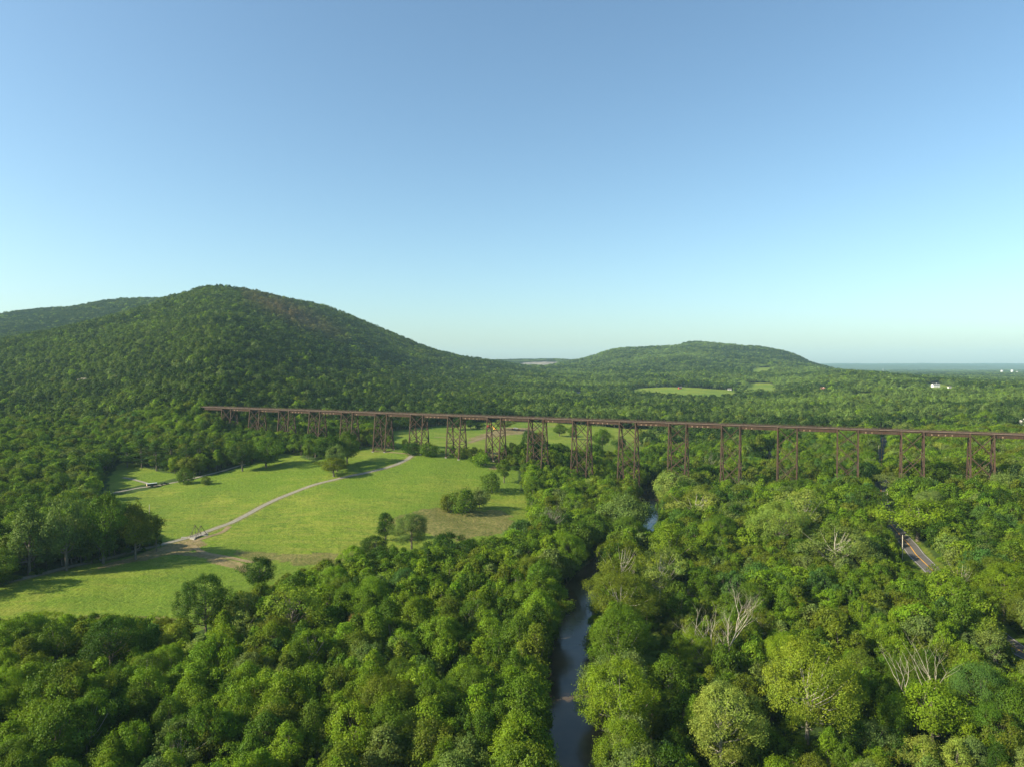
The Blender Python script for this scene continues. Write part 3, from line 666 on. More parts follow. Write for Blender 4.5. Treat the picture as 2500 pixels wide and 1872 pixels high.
HEROES = [
 (1862, 2078, 1568, 1815, 'big', 'yellow', 'largest yellow green sycamore, lit crown over pale limbs, in the wood right of the river', 'broadleaf_tree', True),
 (1425, 1605, 1612, 1845, 'big', 'bright', 'tall fresh green tree leaning over the right bank of the river, nearest the water', 'broadleaf_tree', True),
 (1430, 1590, 1488, 1680, 'big', 'mid', 'mid green tree on the right bank directly behind the tall riverside tree', 'broadleaf_tree', True),
 (1585, 1680, 1598, 1760, 'round', 'mid', 'smaller tree with a bare forked limb, right of the tall riverside tree', 'broadleaf_tree', True),
 (1668, 1852, 1668, 1905, 'big', 'pale', 'pale green double topped tree left of the largest yellow green sycamore', 'broadleaf_tree', True),
 (1430, 1600, 1400, 1540, 'big', 'olive', 'low olive tree overhanging the river just upstream of the tall riverside tree', 'broadleaf_tree', True),
 (1462, 1570, 1302, 1470, 'open', 'olive', 'olive tree with white dead limbs on the river bend, left one of two', 'broadleaf_tree', True),
 (1560, 1660, 1322, 1470, 'open', 'pale', 'spreading pale leaved tree with forked white limbs on the river bend', 'broadleaf_tree', True),
 (1690, 1760, 1385, 1490, 'upright', 'mid', 'bushy green tree at the top of the grassy glade right of the river', 'broadleaf_tree', False),
 (1590, 1680, 1275, 1400, 'round', 'bright', 'fresh green round tree on the right bank below the dark bend of river', 'broadleaf_tree', False),
 (1590, 1680, 1150, 1240, 'round', 'pale', 'pale round tree on the right bank where the river passes the viaduct', 'broadleaf_tree', False),
 (1478, 1580, 1205, 1320, 'round', 'grey', 'grey green round tree on the left bank beside the dark upper stretch of river', 'broadleaf_tree', False),
 (1640, 1755, 1185, 1290, 'open', 'pale', 'tall thin leaved tree with visible branches right of the upper river stretch', 'broadleaf_tree', True),
 (1838, 1965, 1225, 1355, 'big', 'pale', 'dense pale green tree in the wood left of the paved road', 'broadleaf_tree', False),
 (1962, 2112, 1268, 1402, 'open', 'grey', 'wide grey green sycamore with a white trunk showing, left of the paved road', 'broadleaf_tree', True),
 (1905, 2025, 1192, 1310, 'open', 'pale', 'olive sycamore with twisted white limbs behind the dense pale tree', 'broadleaf_tree', True),
 (2300, 2395, 1342, 1475, 'open', 'olive', 'thin crowned tree with bare pale branches right of the paved road', 'broadleaf_tree', True),
 (2148, 2238, 1150, 1215, 'open', 'grey', 'flat crowned tree with bare silver branches arching over the road', 'broadleaf_tree', True),
 (2160, 2320, 1215, 1320, 'spreadx', 'bright', 'broad fresh green tree overhanging the right side of the road', 'broadleaf_tree', False),
 (782, 848, 1116, 1163, 'round', 'olive', 'small lone olive tree standing in the meadow above the gravel path', 'broadleaf_tree', False),
 (778, 835, 1062, 1142, 'round', 'dark', 'dark round tree, left one of the clump in the middle of the meadow', 'broadleaf_tree', False),
 (820, 876, 1052, 1132, 'round', 'mid', 'mid green tree, right one of the clump in the middle of the meadow', 'broadleaf_tree', False),
 (800, 846, 1085, 1150, 'round', 'grey', 'grey green tree at the front of the clump in the middle of the meadow', 'broadleaf_tree', False),
 (562, 622, 1078, 1150, 'round', 'dark', 'dark tree at the meadow edge by the lane, left one of a pair', 'broadleaf_tree', False),
 (612, 688, 1070, 1140, 'round', 'mid', 'rounded tree at the meadow edge by the lane, right one of a pair', 'broadleaf_tree', False),
 (1105, 1166, 1190, 1252, 'bush', 'mid', 'largest dark shrub of the three standing in the right part of the meadow', 'shrub', False),
 (1073, 1112, 1205, 1246, 'bush', 'olive', 'left olive shrub of the three standing in the right part of the meadow', 'shrub', False),
 (1150, 1190, 1188, 1240, 'bush', 'grey', 'right grey green shrub of the three standing in the right part of the meadow', 'shrub', False),
 (1176, 1226, 1150, 1200, 'bush', 'mid', 'rounded shrub at the right end of the meadow behind the three shrubs', 'shrub', False),
 (1210, 1252, 1118, 1178, 'upright', 'mid', 'slim young tree at the upper right corner of the meadow', 'broadleaf_tree', False),
 (914, 968, 1248, 1318, 'upright', 'dark', 'dark slim tree at the lower meadow edge beside the grey green tree', 'broadleaf_tree', False),
 (958, 1052, 1252, 1345, 'big', 'grey', 'large grey green tree at the lower edge of the meadow', 'broadleaf_tree', False),
 (880, 950, 1305, 1375, 'round', 'dark', 'dark bushy tree at the lower meadow edge left of the grey green tree', 'broadleaf_tree', False),
 (1040, 1130, 1300, 1380, 'round', 'dark', 'dark tree at the lower meadow edge right of the grey green tree', 'broadleaf_tree', False),
 (445, 562, 1402, 1560, 'big', 'dark', 'tall dark tree standing out into the lower left meadow', 'broadleaf_tree', False),
 (598, 668, 1356, 1455, 'round', 'dark', 'dark round topped tree at the end of the brown mown strip', 'broadleaf_tree', False),
 (640, 782, 1424, 1575, 'open', 'yellow', 'yellow green open crowned tree just below the meadow edge', 'broadleaf_tree', False),
 (190, 355, 1505, 1668, 'big', 'dark', 'broad dark green tree in the lower left wood with a shaded side', 'broadleaf_tree', False),
 (385, 470, 1518, 1640, 'upright', 'yellow', 'narrow yellow green tree between two dark trees at lower left', 'broadleaf_tree', False),
 (90, 190, 1515, 1640, 'round', 'mid', 'mid green tree left of the broad dark tree at lower left', 'broadleaf_tree', False),
 (836, 902, 1500, 1590, 'round', 'brown', 'brown leaved tree among green ones in the lower left wood', 'broadleaf_tree', False),
 (1245, 1298, 1560, 1680, 'upright', 'yellow', 'tall narrow yellowish tree at the left bank of the river', 'broadleaf_tree', True),
 (2205, 2345, 1662, 1830, 'round', 'bright', 'leafy tree hiding the feet of the two pale antler like dead trees', 'broadleaf_tree', False),
 (350, 400, 1655, 1740, 'upright', 'yellow', 'small bright yellow tree in the lower left wood', 'broadleaf_tree', False),
 (2064, 2088, 1019, 1046, 'bush', 'pale', 'cream blossoming tree rising behind the viaduct deck', 'broadleaf_tree', False),
 (2332, 2364, 1008, 1050, 'round', 'bright', 'bright ball shaped tree behind the viaduct at right, left one of two', 'broadleaf_tree', False),
 (2386, 2420, 1001, 1045, 'round', 'bright', 'bright ball shaped tree behind the viaduct at right, right one of two', 'broadleaf_tree', False),
 (1272, 1308, 1047, 1084, 'bush', 'dark', 'dark rounded tree on the slope seen between two viaduct towers', 'broadleaf_tree', False),
 (1300, 1334, 1052, 1084, 'bush', 'brown', 'brownish bush beside the dark rounded tree under the viaduct', 'shrub', False),
 (1350, 1382, 1034, 1064, 'round', 'mid', 'round tree in the far meadow beyond the viaduct, left of a gap', 'broadleaf_tree', False),
 (1386, 1412, 1036, 1072, 'upright', 'mid', 'upright tree in the far meadow directly behind a viaduct tower', 'broadleaf_tree', False),
 (1450, 1490, 1046, 1100, 'round', 'mid', 'leafy tree on the slope right of the tower above the far meadow', 'broadleaf_tree', False),
 (1500, 1528, 1064, 1098, 'bush', 'dark', 'dark bush near the bottom of the far meadow slope', 'shrub', False),
 (1100, 1136, 1020, 1048, 'round', 'dark', 'dark tree of the hedge row behind the viaduct, left one', 'broadleaf_tree', False),
 (1136, 1162, 1024, 1046, 'round', 'dark', 'dark tree of the hedge row behind the viaduct, second from left', 'broadleaf_tree', False),
 (1160, 1182, 1030, 1046, 'bush', 'dark', 'low dark bush ending the hedge row behind the viaduct', 'shrub', False),
 (1208, 1250, 1022, 1048, 'round', 'grey', 'grey green tree behind the yellow machine beyond the viaduct', 'broadleaf_tree', False),
 (982, 1030, 1078, 1108, 'bush', 'dark', 'dark shrub climbing round the feet of a viaduct tower by the path end', 'shrub', False),
 (1020, 1068, 1080, 1112, 'bush', 'mid', 'leafy shrub at the end of the gravel path beneath the viaduct', 'shrub', False),
 (1108, 1138, 1090, 1118, 'bush', 'yellow', 'bright yellow green shrub at the foot of the viaduct', 'shrub', False),
 (1150, 1195, 1103, 1136, 'bush', 'bright', 'round fresh green shrub at the upper edge of the meadow', 'shrub', False),
 (1030, 1052, 1096, 1112, 'bush', 'yellow', 'small light shrub beside the path end', 'shrub', False),
 (430, 470, 1140, 1180, 'bush', 'mid', 'shrub at the bend of the lane', 'shrub', False),
 (490, 512, 1160, 1182, 'bush', 'olive', 'small shrub on the meadow side of the lane', 'shrub', False),
 (366, 398, 1255, 1345, 'upright', 'dark', 'dark narrow tree at the right end of the grove by the path', 'broadleaf_tree', False),
 (290, 372, 1225, 1365, 'round', 'olive', 'olive tree near the right end of the grove by the path', 'broadleaf_tree', False),
 (205, 300, 1205, 1375, 'round', 'mid', 'tall tree in the middle of the grove by the path', 'broadleaf_tree', False),
 (110, 215, 1215, 1392, 'round', 'grey', 'grey green tall tree in the grove by the path', 'broadleaf_tree', False),
 (20, 125, 1225, 1402, 'upright', 'grey', 'grey green slim tree at the left of the grove by the path', 'broadleaf_tree', False),
 (-55, 42, 1340, 1432, 'round', 'mid', 'tree at the left edge of the picture where the gravel path ends', 'broadleaf_tree', False),
]
for h in HEROES:
    x0, x1, yt, yb, kind, tint, label, nm, pale = h
    v = None
    if kind == 'spreadx': kind = 'round'; v = 2
    hero(x0, x1, yt, yb, kind, tint, label, 'shrub' if nm == 'shrub' else 'tree', nm, v=v, pale=pale)

# pines by the lawn
PINES = [(292, 330, 1078, 1140), (326, 366, 1066, 1142), (362, 402, 1072, 1148), (398, 440, 1062, 1150), (436, 474, 1068, 1152), (470, 508, 1058, 1146), (505, 540, 1064, 1140), (250, 290, 1068, 1132)]
for k, (x0, x1, yt, yb) in enumerate(PINES):
    hero(x0, x1, yt, yb, 'pine', 'dark', 'dark pine in the row behind the lawn', 'tree', 'pine_tree', group='pines behind the lawn')

# ------------------------------------------------------------------ dead trees
def dead_tree(px, ytop, ybase, label, seed, spread=0.35, stems=1, lean=0.0, sunk=0.0, fork=0.4, group=None, grey=True, depthmax=4):
    g = ground_at(px, ybase); x, y, z = g; hgt = z_at(px, ytop, y) - z
    o = empty('dead_tree', (x, y, z - 0.3)); tag(o, label, 'dead tree', group)
    rng = random.Random(seed)
    tr = MB(); br = MB()
    def grow(mb, p, d, L, r, depth):
        pts = [p]; rad = [r]; q = p.copy(); dd = d.copy(); n = 4
        for i in range(n):
            dd = (dd + Vector((rng.uniform(-.22, .22), rng.uniform(-.22, .22), rng.uniform(-.05, .16)))).normalized()
            q = q + dd * L / n; pts.append(q.copy()); rad.append(r * (1 - 0.72 * (i + 1) / n))
        mb.tube(pts, rad, 6 if depth < 2 else 4, cap=False)
        if depth >= depthmax or r < 0.012: return
        k = (9 if (not grey and depthmax == 4) else 5) if depth == 0 else (4 if (not grey and depthmax == 4 and depth == 1) else 3)
        for i in range(k):
            t = fork + (1 - fork) * (i + rng.random()) / k; t = min(t, 0.98)
            j = min(int(t * n), n - 1); b = pts[j].lerp(pts[j + 1], t * n - j)
            a = rng.uniform(0, 6.28); s = Vector((math.cos(a), math.sin(a), 0))
            nd = (dd * (0.9 - spread * 0.8) + s * (spread + 0.35) + Vector((0, 0, 0.25))).normalized()
            grow(br, b, nd, L * rng.uniform(0.42, 0.62), rad[j] * 0.62, depth + 1)
    for s in range(stems):
        a = rng.uniform(0, 6.28) if stems > 1 else 0
        d = Vector((lean + (math.cos(a) * 0.22 if stems > 1 else 0), math.sin(a) * 0.2 if stems > 1 else 0, 1)).normalized()
        grow(tr, Vector((rng.uniform(-.5, .5) * (stems > 1), 0, 0)), d, hgt * rng.uniform(0.66, 0.74), 0.0125 * hgt / (1 + 0.12 * (stems - 1)), 0)
    bk = BARK_GREY if grey else BARK_DEAD; tr.build('trunk', bk, o, True); br.build('branches', bk, o, True)
    TREES.append((x, y, 2.2)); return o
dead_tree(1768, 1446, 1650, 'tall bleached dead tree with a straight forked trunk in the glade right of the river', 5, 0.25, 1, grey=False, fork=0.3)
dead_tree(1738, 1480, 1650, 'leaning bleached dead tree left of the tallest dead tree', 8, 0.35, 2, -0.35, grey=False, fork=0.35, depthmax=3)
dead_tree(2240, 1580, 1790, 'dead tree with pale antler like limbs above the canopy, left one at lower right', 12, 0.3, 2, fork=0.6, grey=False, depthmax=2)
dead_tree(2300, 1600, 1760, 'dead tree with pale forked limbs above the canopy, right one at lower right', 14, 0.3, 1, fork=0.5, grey=False, depthmax=2)
dead_tree(1338, 1235, 1330, 'fan of grey dead stems left of the riverside wood', 17, 0.25, 5, fork=0.3)
dead_tree(1362, 1232, 1325, 'slim grey dead stems beside the fan of dead stems', 19, 0.2, 3, fork=0.3)
dead_tree(1740, 1105, 1165, 'small white dead tree under the viaduct beside a tower', 23, 0.3, 2)
dead_tree(1240, 1275, 1330, 'thin dead sapling at the right end of the meadow', 31, 0.3, 1)
dead_tree(1285, 1540, 1640, 'short pale forked dead stems at the left bank of the river', 43, 0.3, 3, fork=0.4)

# ------------------------------------------------------------------ forest infill
CLEARS = [   # (pixel polygon, depth of what must stay in view)
 (np.array([(1330, 1900), (1347, 1761), (1363, 1666), (1366, 1600), (1378, 1540), (1388, 1476), (1415, 1425), (1462, 1425), (1428, 1476), (1428, 1540), (1434, 1600), (1434, 1666), (1450, 1761), (1470, 1840), (1470, 1900)]), 320),
 (np.array([(1578, 1212), (1577, 1290), (1598, 1292), (1604, 1250), (1594, 1212)]), 520),
 (np.array([(2168, 1262), (2186, 1300), (2205, 1345), (2212, 1362), (2245, 1385), (2272, 1388), (2222, 1325), (2190, 1285), (2172, 1258)]), 420),
 (np.array([(2148, 1208), (2146, 1238), (2166, 1240), (2164, 1210)]), 470),
 (np.array([(2455, 1560), (2470, 1615), (2505, 1640), (2505, 1570)]), 260),
 (np.array([(2150, 1070), (2148, 1125), (2158, 1125), (2170, 1070)]), 720),
 (np.array([(1700, 1460), (1730, 1590), (1785, 1590), (1795, 1460)]), 200),
 (np.array([(2225, 1590), (2240, 1655), (2300, 1655), (2320, 1600)]), 190),
 (np.array([(1862, 1090), (1862, 1118), (1905, 1118), (1905, 1090)]), 640),
 (np.array([(2484, 1020), (2484, 1045), (2500, 1045), (2500, 1020)]), 900),
 (np.array([(-20, 1505), (150, 1485), (420, 1500), (470, 1490), (560, 1440), (690, 1400), (800, 1360), (870, 1318), (1000, 1325), (1100, 1318), (1230, 1300), (1230, 1200), (1000, 1140), (700, 1135), (420, 1192), (245, 1222), (300, 1262), (396, 1300), (392, 1342), (200, 1392), (60, 1424), (-20, 1440)]), 600),
 (np.array([(248, 1205), (250, 1165), (290, 1128), (345, 1130), (440, 1160), (520, 1146), (600, 1128), (600, 1150), (420, 1188), (330, 1205)]), 640),
 (np.array([(560, 1000), (2500, 1060), (2500, 1120), (2000, 1115), (1800, 1120), (1560, 1130), (1400, 1120), (1200, 1095), (900, 1085), (760, 1055), (600, 1040)]), 9999),
 (np.array([(268, 1196), (405, 1180), (600, 1150), (690, 1120), (800, 1110), (900, 1095), (1000, 1100), (1270, 1130), (1270, 1200), (900, 1200), (268, 1230)]), 9999),
]
def bridge_depth_ok(x, y): 
    s0 = np.array([677 * -0.4211, 677.0]); n = np.array([0.415, 0.91]); return (x - s0[0]) * n[0] + (y - s0[1]) * n[1] < -6
def blocked(x, y, z, R, h):
    """largest height factor that keeps the views open; 0 = drop"""
    for f in (1.0, 0.75, 0.5, 0.3):
        hh = h * f; rr = R * (0.5 + 0.5 * f); hit = False
        pxc, pyt = project(x, y, z + hh); _, pyb = project(x, y, z + 0.5); w = rr * 0.92 * F / y
        for ci, (P, dep) in enumerate(CLEARS):
            if dep == 9999:
                if not bridge_depth_ok(x, y): continue
            elif y > dep: continue
            gx = np.array([pxc - w, pxc, pxc + w, pxc - w * 0.8, pxc + w * 0.8, pxc - w * 0.8, pxc, pxc + w * 0.8])
            gy = np.array([(pyt * .6 + pyb * .4), pyt, (pyt * .6 + pyb * .4), pyt * .9 + pyb * .1, pyt * .9 + pyb * .1, pyb * .8 + pyt * .2, pyt * .5 + pyb * .5, pyb * .8 + pyt * .2])
            if in_poly(gx, gy, P).any(): hit = True; break
            if dep != 9999 and len(P) < 13 and (((np.abs(P[:, 0] - pxc) < w * .85) & (P[:, 1] > pyt + 2) & (P[:, 1] < pyb)).sum() > 0): hit = True; break
        if not hit: return f
    return 0.0
BR0 = np.array([677 * -0.4211, 677.0]); BRD = np.array([0.9099, -0.4151]); PERIOD = 677 * math.hypot(0.04919, 0.02244)
def bridge_dist(x, y):
    q = (np.stack([x, y], -1) - BR0); return q @ np.array([0.4151, 0.9099]), q @ BRD
CAND = []
def scatter(y0, y1, spacing_fn, umax=0.84, xmin=None):
    out = []
    y = y0
    while y < y1:
        sp = spacing_fn(y); w = umax * max(y, 110)
        w += 55; n = int(2 * w / sp); xs = (np.arange(n) - n / 2) * sp + RNG.uniform(-0.42, 0.42, n) * sp
        ys = y + RNG.uniform(-0.42, 0.42, n) * sp
        out.append(np.stack([xs, ys], 1)); y += sp * 0.9
    return np.concatenate(out)
def open_mask(x, y, dist):
    m = np.zeros(len(x), bool)
    jx = x + 2.5 * fbm(x / 12, y / 12, 5, 2); jy = y + 2.5 * fbm(x / 12, y / 12, 55, 2)
    for P in OPEN: m |= in_poly(jx, jy, P)
    m |= (seg_dist(x, y, RIVER) < RIVER_HW + 1.2) & (y < 1100)
    m |= (seg_dist(x, y, ROADL) < np.where(y > 430, 4.6, 6.8))
    m |= seg_dist(x, y, LANEL) < 4.5
    return m
near = scatter(92, 700, lambda y: 4.7 if y < 330 else 5.5)
x, y = near[:, 0], near[:, 1]
k = ~open_mask(x, y, True); near = near[k]; x, y = near[:, 0], near[:, 1]
z = H(x, y)
nrm, alo = bridge_dist(x, y)
under = (np.abs(nrm) < 15) & (alo > -30)
dens = fbm(x / 45, y / 45, 90, 3); tone = fbm(x / 30, y / 30, 91, 3); tall = fbm(x / 25, y / 25, 92, 3)
rd = seg_dist(x, y, RIVER)
xr = np.interp(y, RIVER[:, 1], RIVER[:, 0])
right = x > xr
HX = np.array(TREES)
def region_text(px, py, x, y, isright, rdist, rdd):
    if rdd < 14: return 'beside the paved road'
    if rdist < 16: return ('on the right bank of the river' if isright else 'on the left bank of the river')
    if isright:
        if px > 2080: return 'in the wood at the lower right corner' if py > 1500 else 'in the wood right of the paved road'
        return 'in the wood between river and road' if py < 1550 else 'in the scrubby wood right of the river'
    if px < 500: return 'in the wood at the lower left corner'
    return 'in the wood between meadow and river'
INST = {'valley': [], 'mount': [], 'hill': []}
def add_inst(bag, x, y, z, rz, s, sz, idx, tint): INST[bag].append((x, y, z, rz, s, sz, idx, *tint))
def pick_tint(tn, r, isright, near=True):
    if isright: keys = ['blue', 'mid', 'bright', 'olive', 'grey', 'dark', 'pale', 'yellow']; w = [.17, .23, .18, .13, .13, .09, .05, .02]
    else: keys = ['dark', 'mid', 'bright', 'olive', 'grey', 'blue', 'pale', 'yellow']; w = [.2, .27, .22, .14, .06, .05, .04, .02]
    c = np.cumsum(w) / sum(w); q = (0.55 * r + 0.45 * np.clip(tn * 1.2 + 0.5, 0, 0.999)) % 1.0
    return keys[min(int(np.searchsorted(c, q)), len(keys) - 1)]
cands = []
roadd = seg_dist(x, y, ROADL)
glade = in_poly(x, y, GLADE)
Rr = RNG.uniform(0, 1, (len(x), 6))
for i in range(len(x)):
    xi, yi, zi = x[i], y[i], z[i]
    if len(HX):
        dd = np.hypot(HX[:, 0] - xi, HX[:, 1] - yi)
        if (dd < HX[:, 2] + 1.5).any(): continue
    isr = bool(right[i]); r = Rr[i]
    # sizes by place
    if rd[i] < 17: h = 13 + 7 * r[0]; kind = 'round' if r[1] < .65 else 'upright'
    elif isr and yi < 330 and roadd[i] > 12:
        h = 6.5 + 7 * r[0] + 7 * max(0, tall[i]); kind = 'round' if r[1] < .62 else ('bush' if r[1] < .75 else ('upright' if r[1] < .93 else 'open'))
    elif not isr and yi < 300: h = 7.5 + 8 * r[0] + 7 * tall[i]; kind = 'round' if r[1] < .48 else ('upright' if r[1] < .92 else 'open')
    else: h = 11 + 6.5 * r[0] + 4 * tall[i]; kind = 'round' if r[1] < .72 else ('upright' if r[1] < .94 else 'open')
    if not isr and yi > 480 and xi < -60 and r[2] < 0.12: kind = 'pine'
    if isr and 385 < yi < 475 and xi > 70: h = max(h, 13 + 6 * r[0])
    if kind == 'bush': h = 3 + 2.5 * r[0]
    if glade[i]: 
        if r[3] < 0.72: continue
        kind = 'bush'; h = 1.6 + 1.6 * r[0]
    if under[i]:
        if r[3] < .4: continue
        h = min(h, 9.0)
    R = h * (0.31 if kind != 'bush' else 0.6) * (0.8 + 0.45 * r[4])
    R = min(R, 5.8)
    if h > 12 and r[2] > 0.86 and kind == 'round' and not under[i] and yi < 480: kind = 'big'; h *= 1.12; R = h * 0.38
    if h > 9 and r[5] < 0.36: continue      # big crowns need room
    if 8 < (FIELD[0][1] * 0 + 0): pass
    f = blocked(xi, yi, zi, R, h)
    if f == 0: continue
    if f < 1: h *= f; R *= (0.5 + 0.5 * f)
    if f < 0.6 and kind in ('round', 'open'): kind = 'bush'; R = max(R * .8, h * .5)
    if abs(xi) > 0.84 * max(yi, 110) + 55: continue
    cands.append((xi, yi, zi, R, h, kind, pick_tint(tone[i], r[4], isr), isr, i))
print('near candidates', len(cands))
# those that show largest get an object each
def apparent(c):
    px, py = project(c[0], c[1], c[2] + c[4] * 0.6)
    if px < -40 or px > 2540 or py > 1960: return -1
    return c[3] * c[4] / c[1] ** 2
single = {}
for kd, lim in (('round', 170), ('big', 36), ('upright', 85), ('open', 24), ('bush', 60), ('pine', 30)):
    L = sorted([c for c in cands if c[5] == kd], key=apparent, reverse=True)[:lim]
    for c in L:
        if apparent(c) > 0: single[c[8]] = 1
names = {'big': 'broadleaf_tree', 'round': 'broadleaf_tree', 'upright': 'broadleaf_tree', 'open': 'broadleaf_tree', 'bush': 'shrub', 'pine': 'pine_tree'}
adj = {'big': 'broad domed', 'round': 'round crowned', 'upright': 'upright', 'open': 'thin leaved', 'bush': 'low bushy', 'pine': 'dark layered'}
noun = {'big': 'tree', 'round': 'tree', 'upright': 'tree', 'open': 'tree', 'bush': 'shrub', 'pine': 'pine'}
for (xi, yi, zi, R, h, kind, tn, isr, i) in cands:
    px, py = project(xi, yi, zi + h * 0.6)
    if i in single:
        size = 'tall' if h > 14 else ('small' if h < 8 else 'medium')
        lab = '%s %s %s %s %s' % (size, TN[tn], adj[kind], noun[kind], region_text(px, py, xi, yi, isr, rd[i], roadd[i]))
        place_tree(xi, yi, zi, R, h, kind, tn, names[kind], lab, 'shrub' if kind == 'bush' else 'tree', group=lab.replace(' tree ', ' trees ').replace(' shrub ', ' shrubs ').replace(' pine ', ' pines '), pale=(kind == 'open'))
    else:
        lod = 1
        ids = IDX[(kind, lod)]; v = RNG.integers(len(ids)); R0 = SHAPES[kind][v][1]; h0 = SHAPES[kind][v][3]
        t = np.array(TINT[tn]) * RNG.uniform(0.84, 1.16) * np.array([RNG.uniform(.92, 1.1), 1, RNG.uniform(.85, 1.15)])
        add_inst('valley', xi, yi, zi - 0.15, RNG.uniform(0, 6.28), R / R0, h / h0, ids[v], t)
# undergrowth in the gaps, and low shrubs round the meadow edge
ug = scatter(95, 620, lambda y: 4.2 if y < 300 else 5.5)
x, y = ug[:, 0], ug[:, 1]; k = ~open_mask(x, y, False) & (RNG.uniform(0, 1, len(x)) < 0.75); x, y = x[k], y[k]; z = H(x, y); gl = in_poly(x, y, GLADE)
for i in range(len(x)):
    h = RNG.uniform(1.6, 3.6) * (0.5 if gl[i] else 1); R = h * RNG.uniform(0.55, 0.85)
    if blocked(x[i], y[i], z[i], R, h) == 0: continue
    tn = ['mid', 'dark', 'bright', 'olive', 'yellow'][RNG.choice(5, p=[.34, .22, .22, .16, .06])]
    ids = IDX[('bush', 1)]; v = RNG.integers(2)
    add_inst('valley', x[i], y[i], z[i] - 0.2, RNG.uniform(0, 6.28), R / SHAPES['bush'][v][1], h / SHAPES['bush'][v][3], ids[v], np.array(TINT[tn]) * RNG.uniform(.85, 1.15))

# far woods: mid distance, mountain, hills
KEEP = [(2273, 2298, 934, 944), (2003, 2016, 944, 951), (1868, 1900, 1095, 1112), (1655, 1666, 944, 948), (1775, 1787, 945, 951), (1408, 1416, 953, 960),
        (1548, 1600, 948, 956), (1600, 1690, 948, 962), (1700, 1770, 950, 965), (1820, 1912, 936, 953), (1832, 1884, 898, 908), (2084, 2128, 959, 963), (1794, 1814, 937, 942), (2255, 2340, 946, 951), (2484, 2500, 1024, 1040), (2195, 2225, 947, 949), (2150, 2165, 1070, 1085)]
def far_scatter():
    tot = 0
    bands = [(690, 1300, 8.6, 2), (1300, 2700, 11.0, 3), (2700, 4600, 15.0, 3), (4600, 9000, 34.0, 3)]
    # horizon of the ground seen from the camera, to leave out what no nearby view can show
    ang = (RAST - CAMZ) / DG[None, :]; cm = np.maximum.accumulate(ang, axis=1)
    for (a, b, sp, lod) in bands:
        out = []; yy = a
        while yy < b:
            w = 0.80 * yy + 90; n = int(2 * w / sp); j = RNG.uniform(-.45, .45, (n, 2)) * sp
            out.append(np.stack([(np.arange(n) - n / 2) * sp + j[:, 0], yy + j[:, 1]], 1)); yy += sp * 0.92
        P = np.concatenate(out); x, y = P[:, 0], P[:, 1]
        k = np.ones(len(x), bool)
        for Q in OPEN: k &= ~in_poly(x, y, Q)
        k &= ~((seg_dist(x, y, RIVER) < RIVER_HW + 3) & (y < 1100)); k &= seg_dist(x, y, ROADL) > 8
        x, y = x[k], y[k]; z = H(x, y)
        u = np.clip(x / y, UG[0], UG[-1]); ii = np.clip(((u - UG[0]) / .005).astype(int), 0, len(UG) - 1); jj = np.clip(np.searchsorted(DG, y) - 1, 0, len(DG) - 1)
        vis = (z + 45 - CAMZ) / y > cm[ii, jj] - 0.002
        x, y, z = x[vis], y[vis], z[vis]
        hx, hyt = project(x, y, z + 11.0); _, hyb = project(x, y, z + 1.0); hw = sp * 0.5 * F / y; kp = np.ones(len(x), bool)
        for (a0, a1, b0, b1) in KEEP:
            gd = ground_at((a0 + a1) / 2, b1 + 1)[1]
            kp &= ~((y < gd + 4) & (hx + hw > a0) & (hx - hw < a1) & (hyt < b1) & (hyb > b0))
        x, y, z = x[kp], y[kp], z[kp]
        ton = fbm(x / 60, y / 60, 120, 4); ton2 = fbm(x / 400, y / 400, 121, 3)
        ton3 = fbm(x / 260, y / 110, 122, 3)
        r = RNG.uniform(0, 1, (len(x), 7))
        brown = np.exp(-(((x / y - (-0.335 + (2000 - y) * 0.0)) / 0.055) ** 2)) * np.clip((z - 190) / 60, 0, 1) * (y < 2600) * (x / y > U(590))
        px, py = project(x, y, z)
        # bare band on the shoulder of the mountain
        t = (px - 600) / (840 - 600); yb = 712 + t * 100
        br = np.exp(-((py - yb - 16) / 24.0) ** 2) * ((px > 590) & (px < 900)) * np.clip(1.2 - 0.9 * np.abs(t - 0.45) * 2, 0, 1)
        gap = ~((br > 0.3) & (r[:, 5] < 0.45 * br))
        for i in np.where(gap)[0]:
            isr = x[i] > 0
            kind = 'round' if r[i, 0] < .82 else ('upright' if r[i, 0] < .95 else 'pine')
            if y[i] < 700 + 1 and False: pass
            ids = IDX[(kind, lod)]; v = int(r[i, 1] * len(ids)); R0 = SHAPES[kind][v][1]; h0 = SHAPES[kind][v][3]
            R = sp * (0.46 + 0.34 * r[i, 2]) if sp < 30 else sp * 0.62
            h = (8 + 10 * r[i, 3] ** 1.4) if sp < 30 else 13
            q = 0.5 + 1.0 * ton[i] + (0.9 if x[i] > 0 else 0.6) * (r[i, 4] - .5) + 0.9 * ton2[i] + (1.3 * ton3[i] + 0.1 if x[i] > 0 else 0.5 * ton3[i])
            base = np.array((0.026, 0.058, 0.006)) * (1 - np.clip(q, 0, 1)) + (np.array((0.112, 0.174, 0.032)) if isr else np.array((0.070, 0.116, 0.009))) * np.clip(q, 0, 1.25)
            if r[i, 6] < 0.05: base = np.array(TINT['bright'])
            if r[i, 6] > 0.95: base = np.array(TINT['grey'])
            if 0.05 < r[i, 6] < 0.08: base = np.array(TINT['olive'])
            if br[i] > 0.05: base = base * (1 - 0.88 * br[i]) + np.array((0.175, 0.130, 0.070)) * 0.88 * br[i]
            bag = 'mount' if (x[i] / y[i] < U(1110) and y[i] > 860) else ('hill' if y[i] > 2600 else 'valley')
            add_inst(bag, x[i], y[i], z[i] - 0.3, r[i, 5] * 50, R / R0, h / h0 * (1 if kind != 'pine' else .95), ids[v], base)
        print('band', a, b, len(x)); tot += len(x)
far_scatter()

